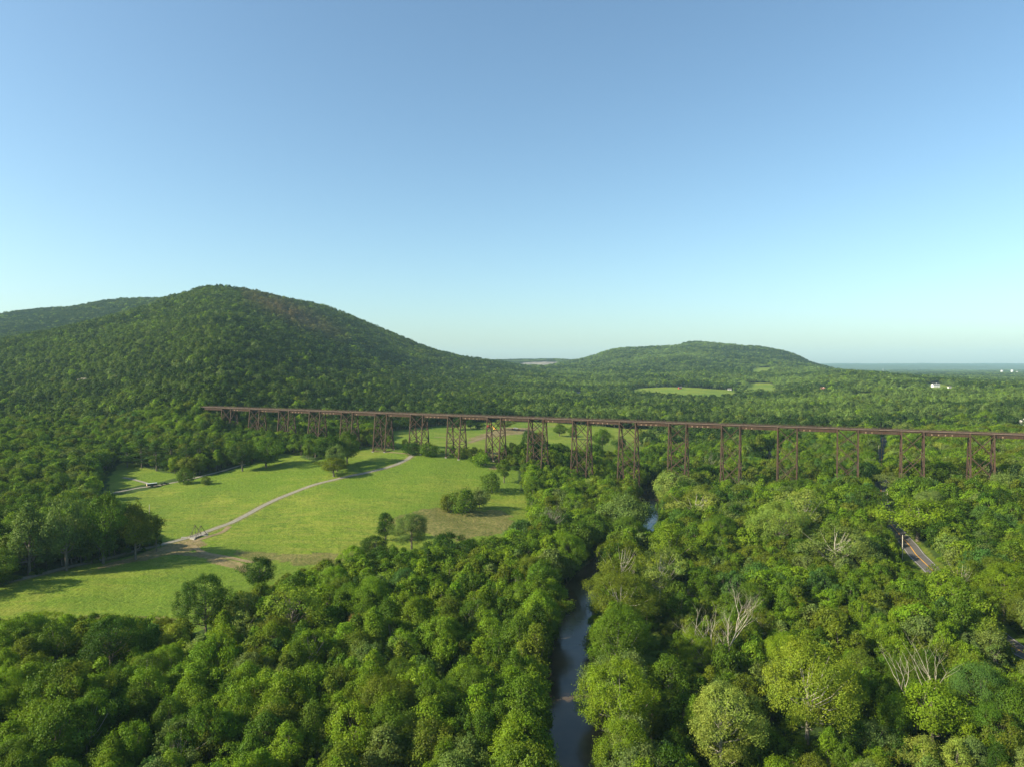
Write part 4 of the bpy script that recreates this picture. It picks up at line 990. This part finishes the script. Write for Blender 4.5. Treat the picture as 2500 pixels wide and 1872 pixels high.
def instancer(name, rows, label, cat):
    A = np.array(rows, float)
    me = bpy.data.meshes.new(name); me.vertices.add(len(A)); me.vertices.foreach_set('co', A[:, :3].astype(np.float32).ravel())
    def add(nm, typ, key, arr):
        at = me.attributes.new(nm, typ, 'POINT'); at.data.foreach_set(key, arr)
    add('rotz', 'FLOAT_VECTOR', 'vector', np.stack([0 * A[:, 3], 0 * A[:, 3], A[:, 3]], 1).astype(np.float32).ravel())
    add('size', 'FLOAT_VECTOR', 'vector', np.stack([A[:, 4], A[:, 4], A[:, 5]], 1).astype(np.float32).ravel())
    add('pick', 'INT', 'value', A[:, 6].astype(np.int32))
    add('tint', 'FLOAT_COLOR', 'color', np.concatenate([A[:, 7:10], np.ones((len(A), 1))], 1).astype(np.float32).ravel())
    o = link(name, me); tag(o, label, cat, kind='stuff')
    ng = bpy.data.node_groups.new(name, 'GeometryNodeTree')
    ng.interface.new_socket('Geometry', in_out='INPUT', socket_type='NodeSocketGeometry'); ng.interface.new_socket('Geometry', in_out='OUTPUT', socket_type='NodeSocketGeometry')
    gi = ng.nodes.new('NodeGroupInput'); go = ng.nodes.new('NodeGroupOutput')
    ci = ng.nodes.new('GeometryNodeCollectionInfo'); ci.inputs['Collection'].default_value = FORMCOL
    ci.inputs['Separate Children'].default_value = True; ci.inputs['Reset Children'].default_value = True
    ip = ng.nodes.new('GeometryNodeInstanceOnPoints'); ip.inputs['Pick Instance'].default_value = True
    def na(nm, t):
        n = ng.nodes.new('GeometryNodeInputNamedAttribute'); n.data_type = t; n.inputs['Name'].default_value = nm
        return [s for s in n.outputs if s.enabled and s.name == 'Attribute'][0]
    L = ng.links
    L.new(gi.outputs[0], ip.inputs['Points']); L.new(ci.outputs[0], ip.inputs['Instance'])
    L.new(na('pick', 'INT'), ip.inputs['Instance Index']); L.new(na('rotz', 'FLOAT_VECTOR'), ip.inputs['Rotation']); L.new(na('size', 'FLOAT_VECTOR'), ip.inputs['Scale'])
    L.new(ip.outputs[0], go.inputs[0])
    md = o.modifiers.new('woods', 'NODES'); md.node_group = ng
    return o
instancer('valley_woodland', INST['valley'], 'continuous green broadleaf wood filling the valley floor around the viaduct', 'wood')
instancer('mountain_forest', INST['mount'], 'dense dark green forest covering the big mountain at left', 'forest')
instancer('hill_forest', INST['hill'], 'hazy forest covering the distant hill right of centre and the plain behind', 'forest')
print('instances', {k: len(v) for k, v in INST.items()})

# ------------------------------------------------------------------ the viaduct
def build_viaduct():
    D = BRD; Nn = np.array([0.4151, 0.9099]); top = 60.0
    def pt(s, n, z): p = BR0 + D * s + Nn * n; return (p[0], p[1], z)
    ang = math.atan2(D[1], D[0])
    root = empty('railway_viaduct', pt(0, 0, 0)); root.location = (0, 0, 0)
    tag(root, 'long rusty steel railway trestle viaduct crossing the valley on lattice towers', 'railway viaduct')
    s0, s1 = -1.0 * PERIOD, 21.5 * PERIOD; hwid = 3.2
    def lbar(mb, s_a, s_b, n0, n1, z0, z1):
        mb.prism([pt(s_a, n0, z0), pt(s_b, n0, z0), pt(s_b, n1, z0), pt(s_a, n1, z0)], [pt(s_a, n0, z1), pt(s_b, n0, z1), pt(s_b, n1, z1), pt(s_a, n1, z1)])
    dk = MB(); lbar(dk, s0, s1, -hwid + 0.35, hwid - 0.35, top - 0.42, top - 0.16)
    s = s0 + 0.3
    while s < s1: lbar(dk, s, s + 0.32, -hwid - 0.45, hwid + 0.45, top - 0.158, top + 0.10); s += 0.85
    dk.build('track_deck', RUST_DECK, root)
    for n in (-0.75, 0.75):
        rl = MB(); lbar(rl, s0, s1, n - 0.05, n + 0.05, top + 0.105, top + 0.27); rl.build('rail', M['rail'], root)
    for n in (-hwid - 0.25, hwid + 0.25):
        f = MB(); lbar(f, s0, s1, n - 0.16, n + 0.16, top - 0.62, top - 0.165); f.build('fascia_beam', FASCIA, root)
        r = MB(); s = s0 + 1
        while s < s1: lbar(r, s - .04, s + .04, n - .04, n + .04, top + 0.11, top + 1.05); s += 2.4
        lbar(r, s0, s1, n - .025, n + .025, top + 1.0, top + 1.06); lbar(r, s0, s1, n - .025, n + .025, top + 0.55, top + 0.60)
        r.build('railing', RUST, root)
    bay = PERIOD / 3
    rng = random.Random(3)
    for i in range(-1, 22):
        a = i * PERIOD
        # girder over the tower: shallow, over the span: deep with stiffeners
        if i >= 0:
            g = MB()
            for n in (-hwid + 0.3, hwid - 0.3): lbar(g, a + .02, a + bay - .02, n - .18, n + .18, top - 1.45, top - 0.43)
            for k in range(6):
                sa = a + 0.8 + k * (bay - 1.6) / 5; lbar(g, sa - .08, sa + .08, -hwid + .49, hwid - .49, top - 1.3, top - .6)
            g.build('tower_girder', RUST, root)
        g = MB(); sa, sb = a + bay + 0.02, a + PERIOD - 0.02
        for n in (-hwid + 0.3, hwid - 0.3):
            lbar(g, sa, sb, n - .10, n + .10, top - 2.85, top - 0.43)
            lbar(g, sa, sb, n - .32, n + .32, top - 2.99, top - 2.855); k = sa + 0.5
            while k < sb: lbar(g, k - .06, k + .06, n - .27, n - .105, top - 2.85, top - .5); lbar(g, k - .06, k + .06, n + .105, n + .27, top - 2.85, top - .5); k += 1.25
        k = sa + 1.5
        while k < sb:
            g.bar(pt(k, -hwid + .45, top - .6), pt(k, hwid - .45, top - 2.7), .16); g.bar(pt(k, -hwid + .45, top - 2.7), pt(k, hwid - .45, top - .6), .16); k += 4.2
        gg = g.build('span_girder', RUST, root)
        if i >= 0 and i < 20:
            pk = MB()
            for k in range(rng.choice([1, 2, 4, 4])):
                q = sa + 3.8 + k * 3.6; lbar(pk, q, q + 0.8, -hwid + .3 - .34, -hwid + .3 - .275, top - 2.8, top - 1.85)
            pk.build('primed_patch', PLATE, gg)
    BAT = 0.118
    for i in range(0, 21):
        a = i * PERIOD; ss = (a, a + bay)
        tw = MB(); zb = {}
        for si, s in enumerate(ss):
            for sg in (-1, 1):
                # foot where the battered leg meets the ground
                z = 20.0
                for _ in range(6):
                    n = sg * (hwid + (top - 1.0 - z) * BAT); p = pt(s, n, 0); z = Hs(p[0], p[1])
                z = min(max(z, 1.0), top - 3); zb[(si, sg)] = z
        zmin = min(zb.values()); hts = top - 1.0 - zmin
        def nn(sg, z): return sg * (hwid + (top - 1.0 - z) * BAT)
        npan = max(1, int(round(hts / 12.3))); zs = [top - 1.5 - (hts - 1.0) * k / npan for k in range(npan + 1)]
        for k in range(npan):
            zt, zz = zs[k], zs[k + 1]
            for sg in (-1, 1):
                for (A, B) in ((ss[0], ss[1]), (ss[1], ss[0])):
                    off = 0.22 if A == ss[0] else -0.22
                    tw.bar(pt(A, nn(sg, zt) + off * .5, zt), pt(B, nn(sg, zz) + off * .5, zz), 0.62, 0.34)
            for si, s in enumerate(ss):
                if zt - zz > 6:
                    tw.bar(pt(s + .12, nn(-1, zt), zt), pt(s + .12, nn(1, zz), zz), .40); tw.bar(pt(s - .12, nn(1, zt), zt), pt(s - .12, nn(-1, zz), zz), .40)
                tw.bar(pt(s, nn(-1, zz), zz + .4), pt(s, nn(1, zz), zz + .4), .38, .38)
        for s in ss: tw.bar(pt(s, -hwid, top - 1.9), pt(s, hwid, top - 1.9), .5, .85)
        t = tw.build('tower', RUST, root)
        for si, s in enumerate(ss):
            for sg in (-1, 1):
                lg = MB(); z0 = zb[(si, sg)]
                lg.bar(pt(s, nn(sg, top - .65), top - .65), pt(s, nn(sg, z0), z0), 0.82, 0.74, up=(D[0], D[1], 0))
                lg.build('leg', RUST, t)
                ft = MB(); p = pt(s, nn(sg, z0), z0); ft.prism([(p[0] - 1.1, p[1] - 1.1, z0 - 2.5), (p[0] + 1.1, p[1] - 1.1, z0 - 2.5), (p[0] + 1.1, p[1] + 1.1, z0 - 2.5), (p[0] - 1.1, p[1] + 1.1, z0 - 2.5)],
                               [(p[0] - .8, p[1] - .8, z0 + .5), (p[0] + .8, p[1] - .8, z0 + .5), (p[0] + .8, p[1] + .8, z0 + .5), (p[0] - .8, p[1] + .8, z0 + .5)])
                ft.build('footing', CONC, t)
    ab = MB(); sA = s0
    ab.prism([pt(sA - 6, -5, 30), pt(sA + 1.5, -5, 30), pt(sA + 1.5, 5, 30), pt(sA - 6, 5, 30)], [pt(sA - 6, -4, top - .5), pt(sA - .2, -4, top - .5), pt(sA - .2, 4, top - .5), pt(sA - 6, 4, top - .5)])
    ab.build('abutment', CONC, root)
build_viaduct()

# ------------------------------------------------------------------ little truss bridge on the path
def truss_bridge():
    a = ground_at(470, 1313); b = ground_at(497, 1303.5)
    A = Vector((a[0], a[1], a[2] + .45)); B = Vector((b[0], b[1], b[2] + .45)); ax = (B - A); L = ax.length; ax.normalize(); sd = Vector((ax.y, -ax.x, 0)).normalized()
    print('truss length', L)
    L = 8.2; B = A + ax * L
    root = empty('truss_footbridge', A); root.location = (0, 0, 0)
    tag(root, 'small old iron truss bridge with two pointed side frames on the gravel path', 'footbridge')
    for s in (-1, 1):
        m = MB(); o = sd * (1.9 * s); ap = A + ax * L * 0.5 + o + Vector((0, 0, 5.6))
        m.bar(A + o, ap, .20); m.bar(B + o, ap, .20); m.bar(A + o, B + o, .22)
        m.bar(A + ax * L * .5 + o, ap, .16); m.bar(A + ax * L * .25 + o, A.lerp(ap, .5) * 1 + o * .0 + (o * .5), .12)
        m.build('side_truss', M['iron'], root)
    m = MB(); m.prism([A - sd * 1.8 - Vector((0, 0, .3)), B - sd * 1.8 - Vector((0, 0, .3)), B + sd * 1.8 - Vector((0, 0, .3)), A + sd * 1.8 - Vector((0, 0, .3))],
                      [A - sd * 1.8, B - sd * 1.8, B + sd * 1.8, A + sd * 1.8]); m.build('plank_deck', M['plank'], root)
    for q, w in ((A, -1), (B, 1)):
        m = MB(); c = q + ax * w * .5
        m.prism([c - ax * .5 - sd * 2.4 - Vector((0, 0, 1.4)), c + ax * .5 - sd * 2.4 - Vector((0, 0, 1.4)), c + ax * .5 + sd * 2.4 - Vector((0, 0, 1.4)), c - ax * .5 + sd * 2.4 - Vector((0, 0, 1.4))],
                [c - ax * .5 - sd * 2.4 + Vector((0, 0, .05)), c + ax * .5 - sd * 2.4 + Vector((0, 0, .05)), c + ax * .5 + sd * 2.4 + Vector((0, 0, .05)), c - ax * .5 + sd * 2.4 + Vector((0, 0, .05))])
        m.build('stone_abutment', M['plank'], root)
truss_bridge()
def beam_log(px, py, label, ang):
    g = ground_at(px, py); o = MB(); o.box(-1.6, 1.6, -.35, .35, -.1, .55)
    ob = o.build('concrete_barrier', CONC); ob.location = (g[0], g[1], g[2]); ob.rotation_euler = (0, 0, ang); tag(ob, label, 'barrier')
beam_log(500, 1307.5, 'pale concrete block right of the little truss bridge', 0.1)
beam_log(470, 1316, 'pale concrete block in front of the little truss bridge', -0.4)
beam_log(450, 1312.5, 'pale concrete block left of the little truss bridge', 0.0)

# ------------------------------------------------------------------ vehicles
def wheel(parent, x, y, r=.38, w=.26):
    m = MB(); n = 14
    m.prism([(x + r * math.cos(6.283 * k / n), y - w / 2, r + r * math.sin(6.283 * k / n)) for k in range(n)], [(x + r * math.cos(6.283 * k / n), y + w / 2, r + r * math.sin(6.283 * k / n)) for k in range(n)])
    o = m.build('wheel', M['black'], parent)
    h = MB(); s = 1 if y > 0 else -1; q = r * .55
    h.prism([(x + q * math.cos(6.283 * k / n), y + s * w / 2, r + q * math.sin(6.283 * k / n)) for k in range(n)], [(x + q * math.cos(6.283 * k / n), y + s * (w / 2 + .02), r + q * math.sin(6.283 * k / n)) for k in range(n)])
    h.build('rim', M['chrome'], o)
def side_profile(mb, prof, w0, w1=None):
    w1 = w1 or w0
    mb.prism([(x, -w0, z) for x, z in prof], [(x, w0, z) for x, z in prof])
def pickup(loc, rz, mat, label):
    o = empty('pickup_truck', loc, rz); tag(o, label, 'pickup truck')
    b = MB(); side_profile(b, [(-2.75, .55), (2.75, .5), (2.8, 1.0), (1.6, 1.15), (-.65, 1.15), (-.65, 1.05), (-2.75, 1.12)][::-1], .95); b.build('body', mat, o)
    c = MB(); side_profile(c, [(-.65, 1.13), (1.55, 1.13), (.75, 1.80), (-.5, 1.82)][::-1], .84); c.build('cab', mat, o)
    g = MB(); g.quad((1.47, -.72, 1.24), (1.47, .72, 1.24), (.83, .72, 1.77), (.83, -.72, 1.77)); g.build('windscreen', M['glass'], o)
    for s in (-1, 1):
        g = MB(); side_profile(g, [(-.4, 1.22), (1.2, 1.22), (.7, 1.7), (-.35, 1.7)][::-1], .02); q = g.build('side_window', M['glass'], o); q.location = (0, s * .85, 0)
        h = MB(); h.box(2.78, 2.84, s * .75 - .15, s * .75 + .15, .8, .95); h.build('headlight', M['white'], o)
        for x in (-1.75, 1.85): wheel(o, x, s * .86)
    return o
def trailer(loc, rz, label):
    o = empty('box_trailer', loc, rz); tag(o, label, 'trailer')
    b = MB(); b.box(-3.4, 3.2, -1.15, 1.15, .7, 2.35); b.build('body', M['dark'], o)
    b = MB(); b.box(-3.5, 3.3, -1.22, 1.22, 2.353, 2.52); b.build('roof', M['silver'], o)
    b = MB(); b.bar((3.2, -.8, .72), (4.6, 0, .62), .12); b.bar((3.2, .8, .72), (4.6, 0, .62), .12); b.build('tow_bar', M['black'], o)
    b = MB(); b.box(-3.44, -3.402, -1.0, 1.0, .8, 2.2); b.build('rear_door', M['tan'], o)
    for s in (-1, 1):
        for x in (-.5, .45): wheel(o, x, s * 1.0, .36)
def face_dir(p, q): return math.atan2(q[1] - p[1], q[0] - p[0])
ga = ground_at(371, 1187.5); gb = ground_at(394, 1184); rz = face_dir(ga, gb)
trailer((ga[0], ga[1], ga[2] + .15), rz, 'silver roofed enclosed trailer parked on the lane beside the lawn')
pickup((ga[0] + math.cos(rz) * 8.3, ga[1] + math.sin(rz) * 8.3, Hs(ga[0] + math.cos(rz) * 8.3, ga[1] + math.sin(rz) * 8.3) + .15), rz, M['dark'], 'dark pickup truck hitched in front of the silver roofed trailer on the lane')
def car(px, py, mat, label, rz, L=4.6):
    g = ground_at(px, py); o = empty('parked_car', (g[0], g[1], g[2] + .1), rz); tag(o, label, 'car'); k = L / 4.6
    b = MB(); side_profile(b, [(-2.3 * k, .45), (2.3 * k, .42), (2.3 * k, .8), (1.2 * k, .98), (-2.2 * k, 1.0)][::-1], .9); b.build('body', mat, o)
    b = MB(); side_profile(b, [(-1.9 * k, .98), (1.1 * k, .98), (.4 * k, 1.48), (-1.4 * k, 1.5)][::-1], .76); b.build('cabin', M['glass'], o)
    b = MB(); b.box(-1.35 * k, .38 * k, -.74, .74, 1.503, 1.54); b.build('roof', mat, o)
    for s in (-1, 1):
        for x in (-1.4 * k, 1.45 * k): wheel(o, x, s * .82, .33)
car(1254, 1048.5, M['red'], 'red car at the left of the parked row beyond the viaduct', 0.1)
car(1266, 1050, M['red'], 'red car in the middle of the parked row beyond the viaduct', 0.3)
car(1277, 1051, M['pink'], 'dull red car at the right of the parked row beyond the viaduct', 0.2)
car(1259, 1046, M['white'], 'white car behind the red cars beyond the viaduct', 0.1, 5.2)
car(2209, 950, M['white'], 'white car parked far off in the clearing left of the big white house', 0.1, 4.6)
def excavator(px, py, rz, label, mat):
    g = ground_at(px, py); o = empty('excavator', (g[0], g[1], g[2] + .1), rz); tag(o, label, 'excavator')
    for s in (-1, 1):
        b = MB(); side_profile(b, [(-2.1, .1), (2.1, .1), (2.4, .5), (2.1, .95), (-2.1, .95), (-2.4, .5)][::-1], .32); q = b.build('crawler_track', M['black'], o); q.location = (0, s * 1.2, 0)
    b = MB(); b.box(-2.4, 1.6, -1.35, 1.35, 1.1, 2.1); b.build('body', mat, o)
    b = MB(); side_profile(b, [(0, 2.1), (1.5, 2.1), (1.2, 3.2), (0, 3.2)][::-1], .5); q = b.build('cab', mat, o); q.location = (0, .75, 0)
    b = MB(); b.bar((1.4, -.3, 1.8), (3.6, -.3, 4.3), .5, .6); b.bar((3.6, -.3, 4.3), (5.6, -.3, 3.6), .5, .5); b.build('boom', mat, o)
    b = MB(); b.bar((5.5, -.3, 3.9), (6.3, -.3, 1.4), .35); b.build('arm', mat, o)
    b = MB(); side_profile(b, [(5.7, 1.4), (6.8, 1.5), (6.6, .5), (5.9, .35)][::-1], .6); q = b.build('bucket', M['black'], o); q.location = (0, -.3, 0)
excavator(1209, 1050, 2.4, 'yellow digging machine on the bare earth beyond the viaduct', M['yellow'])
excavator(1192, 1044, 0.9, 'orange digging machine behind the yellow one beyond the viaduct', M['red'])

# ------------------------------------------------------------------ houses
def house(px, py, w, d, hw, roofh, wall, roof, label, rz=0.0, nwin=4, stor=1, chim=True, name='house', cat='house'):
    g = ground_at(px, py); o = empty(name, (g[0], g[1], g[2] - .3), rz); tag(o, label, cat)
    b = MB(); b.box(-w/2, w/2, -d/2, d/2, -1.5, hw)
    b.prism([(-w/2, -d/2, hw + .002), (-w/2, d/2, hw + .002), (-w/2, 0, hw + roofh - .1)], [(w/2, -d/2, hw + .002), (w/2, d/2, hw + .002), (w/2, 0, hw + roofh - .1)]); b.build('wall', wall, o)
    b = MB()
    for s in (-1, 1):
        b.prism([(-w/2 - .5, s * (d/2 + .5), hw - .25), (w/2 + .5, s * (d/2 + .5), hw - .25), (w/2 + .5, 0, hw + roofh), (-w/2 - .5, 0, hw + roofh)],
                [(-w/2 - .5, s * (d/2 + .5), hw - .05), (w/2 + .5, s * (d/2 + .5), hw - .05), (w/2 + .5, 0, hw + roofh + .2), (-w/2 - .5, 0, hw + roofh + .2)])
    rf = b.build('roof', roof, o)
    if chim: b = MB(); b.box(w * .1, w * .1 + 1, -.5, .5, hw + roofh * .5, hw + roofh + 1.2); b.build('chimney', M['siding'], rf)
    for f in range(stor):
        for k in range(nwin):
            xx = -w/2 + w * (k + .5) / nwin; z0 = .9 + f * 2.8
            if f == 0 and k == nwin // 2:
                b = MB(); b.box(xx - .5, xx + .5, -d/2 - .06, -d/2 - .003, .1, 2.2); b.build('door', M['dark'], o); continue
            b = MB(); b.box(xx - .5, xx + .5, -d/2 - .05, -d/2 - .003, z0, z0 + 1.3); b.build('window', M['glass'], o)
    return o
house(2284, 945, 16, 9, 6.2, 2.6, M['siding'], M['roofgrey'], 'large white two storey house on the far wooded rise at right', 0.0, 6, 2)
house(2009, 952, 12, 8, 3.4, 3.0, M['pink'], M['pink'], 'small red brick house among the far trees right of the hill', 0.2, 3)
house(1884, 1114, 13, 8, 3.2, 3.0, M['tan'], M['roofgrey'], 'grey roofed bungalow among trees behind the viaduct at right', 0.35, 4)
house(2497, 1040, 11, 8, 5.0, 3.0, M['siding'], M['roofgrey'], 'white house half hidden by trees at the right edge behind the viaduct', 0.5, 3, 2)
house(1660, 949, 8, 6, 3.2, 2.4, M['red'], M['roofdark'], 'tiny red barn at the top of the far pale field', 0.1, 2, 1, False, 'barn', 'barn')
house(1781, 952, 9, 6, 3.0, 2.2, M['siding'], M['roofdark'], 'little white farm house right of the far pale field', -0.2, 3, 1, False)
house(1412, 962, 8, 6, 3.0, 2.2, M['siding'], M['roofgrey'], 'tiny white house in the woods left of the far pale field', 0.0, 2, 1, False)
house(2318, 948, 6, 5, 2.6, 2.0, M['siding'], M['roofgrey'], 'small white shed right of the large white house', 0.0, 2, 1, False, 'shed', 'shed')
# far white tanks and a mast
TANKM = simple('weathered_white_steel', (0.42, 0.43, 0.43), 0.6)
def tank(px, py, r, h, label):
    g = ground_at(px, py, dmin=5000) or (0, 7000, 50); m = MB(); n = 20
    m.tube([(0, 0, -2), (0, 0, h), (0, 0, h + r * .25), (0, 0, h + r * .4)], [r, r, r * .7, r * .1], n)
    o = m.build('storage_tank', TANKM, None, True); o.location = (g[0], g[1], g[2]); tag(o, label, 'storage tank', 'far white tanks'); return g
print(tank(2446, 912, 9, 24, 'white storage tank on the far plain, leftmost of three'))
tank(2471, 912, 9, 26, 'white storage tank on the far plain, middle and tallest of three'); tank(2483, 912, 6, 15, 'small white storage tank on the far plain, rightmost of three')
g = ground_at(2156, 909, dmin=2600)
m = MB(); m.tube([(0, 0, -2), (0, 0, 30)], [1.6, .7], 6); o = m.build('radio_mast', M['silver']); o.location = (g[0], g[1], g[2] + 8); tag(o, 'thin pale radio mast far off on the blue plain', 'mast')

# ------------------------------------------------------------------ utility poles
def pole(px, py, h, label, rz=0.4, arm=True):
    g = ground_at(px, py); o = empty('utility_pole', (g[0], g[1], g[2] - .2), rz); tag(o, label, 'utility pole')
    m = MB(); m.tube([(0, 0, 0), (0, 0, h)], [.20, .15], 8); m.build('post', M['wood'], o)
    if arm: m = MB(); m.box(-1.1, 1.1, -.06, .06, h - .7, h - .55); m.build('crossarm', M['wood'], o)
pole(2203, 1364, 11.5, 'pale wooden utility pole standing against the grey road', 0.4, False)
pole(2145, 1120, 12, 'utility pole seen below the viaduct deck near the far stretch of road')
pole(2312, 953, 9, 'thin pole right of the large white house far away', 0)
pole(2256, 951, 8, 'thin pole left of the large white house far away', 0)
pole(678, 1098, 9.5, 'short pale pole rising from trees below the viaduct at left', 0.2, False)
pole(2166, 1232, 10, 'utility pole beside the shaded stretch of road under the arching tree', 0.6)
pole(365, 1262, 8, 'slender pole in the meadow beside the grove', 0.3, False)
# rocks on the mountain ledge
rngk = random.Random(5); ROCKM = simple('lichen_rock', (0.20, 0.18, 0.13), 0.9, 0.1, 0, 0.4, 0.3)
for k, (px, py, s, w) in enumerate([(262, 934, 4, 2.2), (284, 933, 3, 1.8), (205, 938, 4, 2.4), (192, 941, 3, 1.6), (272, 938, 3, 1.6)]):
    g = ground_at(px, py + 4)
    P = []; n = 9; mb = MB(); rings = []
    for j, (zz, rr) in enumerate(((-2, 1.1), (3, 1.0), (7, .8), (9.5, .35))):
        rings.append([(math.cos(6.283 * q / n) * s * rr * w * rngk.uniform(.8, 1.2), math.sin(6.283 * q / n) * s * rr * rngk.uniform(.8, 1.2), zz + rngk.uniform(-.6, .6)) for q in range(n)])
    for a, b in zip(rings[:-1], rings[1:]): mb.prism(a, b, cap=False)
    mb.v += rings[-1]; mb.f.append(tuple(range(len(mb.v) - n, len(mb.v))))
    o = mb.build('rock_outcrop', ROCKM); o.location = (g[0], g[1], g[2] + 2)
    tag(o, 'pale bare rock outcrop among trees on the lower mountain slope', 'rock', 'rock outcrops on the mountain slope')

# ------------------------------------------------------------------ haze, sky, sun, camera
HZ = 4.3e-5
bx = MB(); bx.box(-16500, 16500, -1500, 15900, -6.0, 470.0)
m, nt, out = newmat('haze')
pv = N(nt, 'ShaderNodeVolumePrincipled'); pv.inputs['Color'].default_value = (0.52, 0.82, 1.0, 1); pv.inputs['Density'].default_value = HZ; pv.inputs['Anisotropy'].default_value = 0.0
nt.links.new(pv.outputs[0], out.inputs['Volume'])
tag(bx.build('haze', m), 'thin blue haze over the distant hills', 'haze', kind='stuff')

SUN_EL = math.radians(29); tosun = Vector((-0.965, -0.26, 0)).normalized()
w = bpy.data.worlds.new('World'); scene.world = w; w.use_nodes = True; nt = w.node_tree; nt.nodes.clear()
sky = N(nt, 'ShaderNodeTexSky'); sky.sky_type = 'NISHITA'; sky.sun_disc = False; sky.sun_elevation = SUN_EL
sky.sun_rotation = math.atan2(tosun.x, tosun.y) % (2 * math.pi)
sky.altitude = 0; sky.air_density = 1.0; sky.dust_density = 1.3; sky.ozone_density = 2.7
bg = N(nt, 'ShaderNodeBackground'); bg.inputs['Strength'].default_value = 0.102
wo = N(nt, 'ShaderNodeOutputWorld'); nt.links.new(mix(nt, 1.0, sky.outputs[0], (0.90, 1.01, 0.96), 'MULTIPLY'), bg.inputs[0]); nt.links.new(bg.outputs[0], wo.inputs[0])
ld = bpy.data.lights.new('sun', 'SUN'); ld.energy = 5.0; ld.angle = math.radians(0.5); ld.color = (1.0, 0.89, 0.66)
lo = bpy.data.objects.new('sun', ld); COL.objects.link(lo)
dirv = Vector((tosun.x * math.cos(SUN_EL), tosun.y * math.cos(SUN_EL), math.sin(SUN_EL)))
lo.rotation_euler = dirv.to_track_quat('Z', 'Y').to_euler(); lo.location = (-60, -60, 300)
cd = bpy.data.cameras.new('camera'); cd.sensor_width = 36; cd.lens = 36 * F / 2500; cd.clip_start = 1; cd.clip_end = 60000
co = bpy.data.objects.new('camera', cd); COL.objects.link(co); co.location = (0, 0, CAMZ); co.rotation_euler = (math.pi / 2 - PITCH, 0, 0)
scene.camera = co
scene.view_settings.view_transform = 'Standard'; scene.view_settings.look = 'None'; scene.view_settings.exposure = 1.06; scene.view_settings.gamma = 1.0
scene.render.engine = 'CYCLES'
c = scene.cycles; c.max_bounces = 5; c.diffuse_bounces = 2; c.glossy_bounces = 2; c.transmission_bounces = 2; c.volume_bounces = 0; c.transparent_max_bounces = 4
print('heroes', HERO_COUNT)
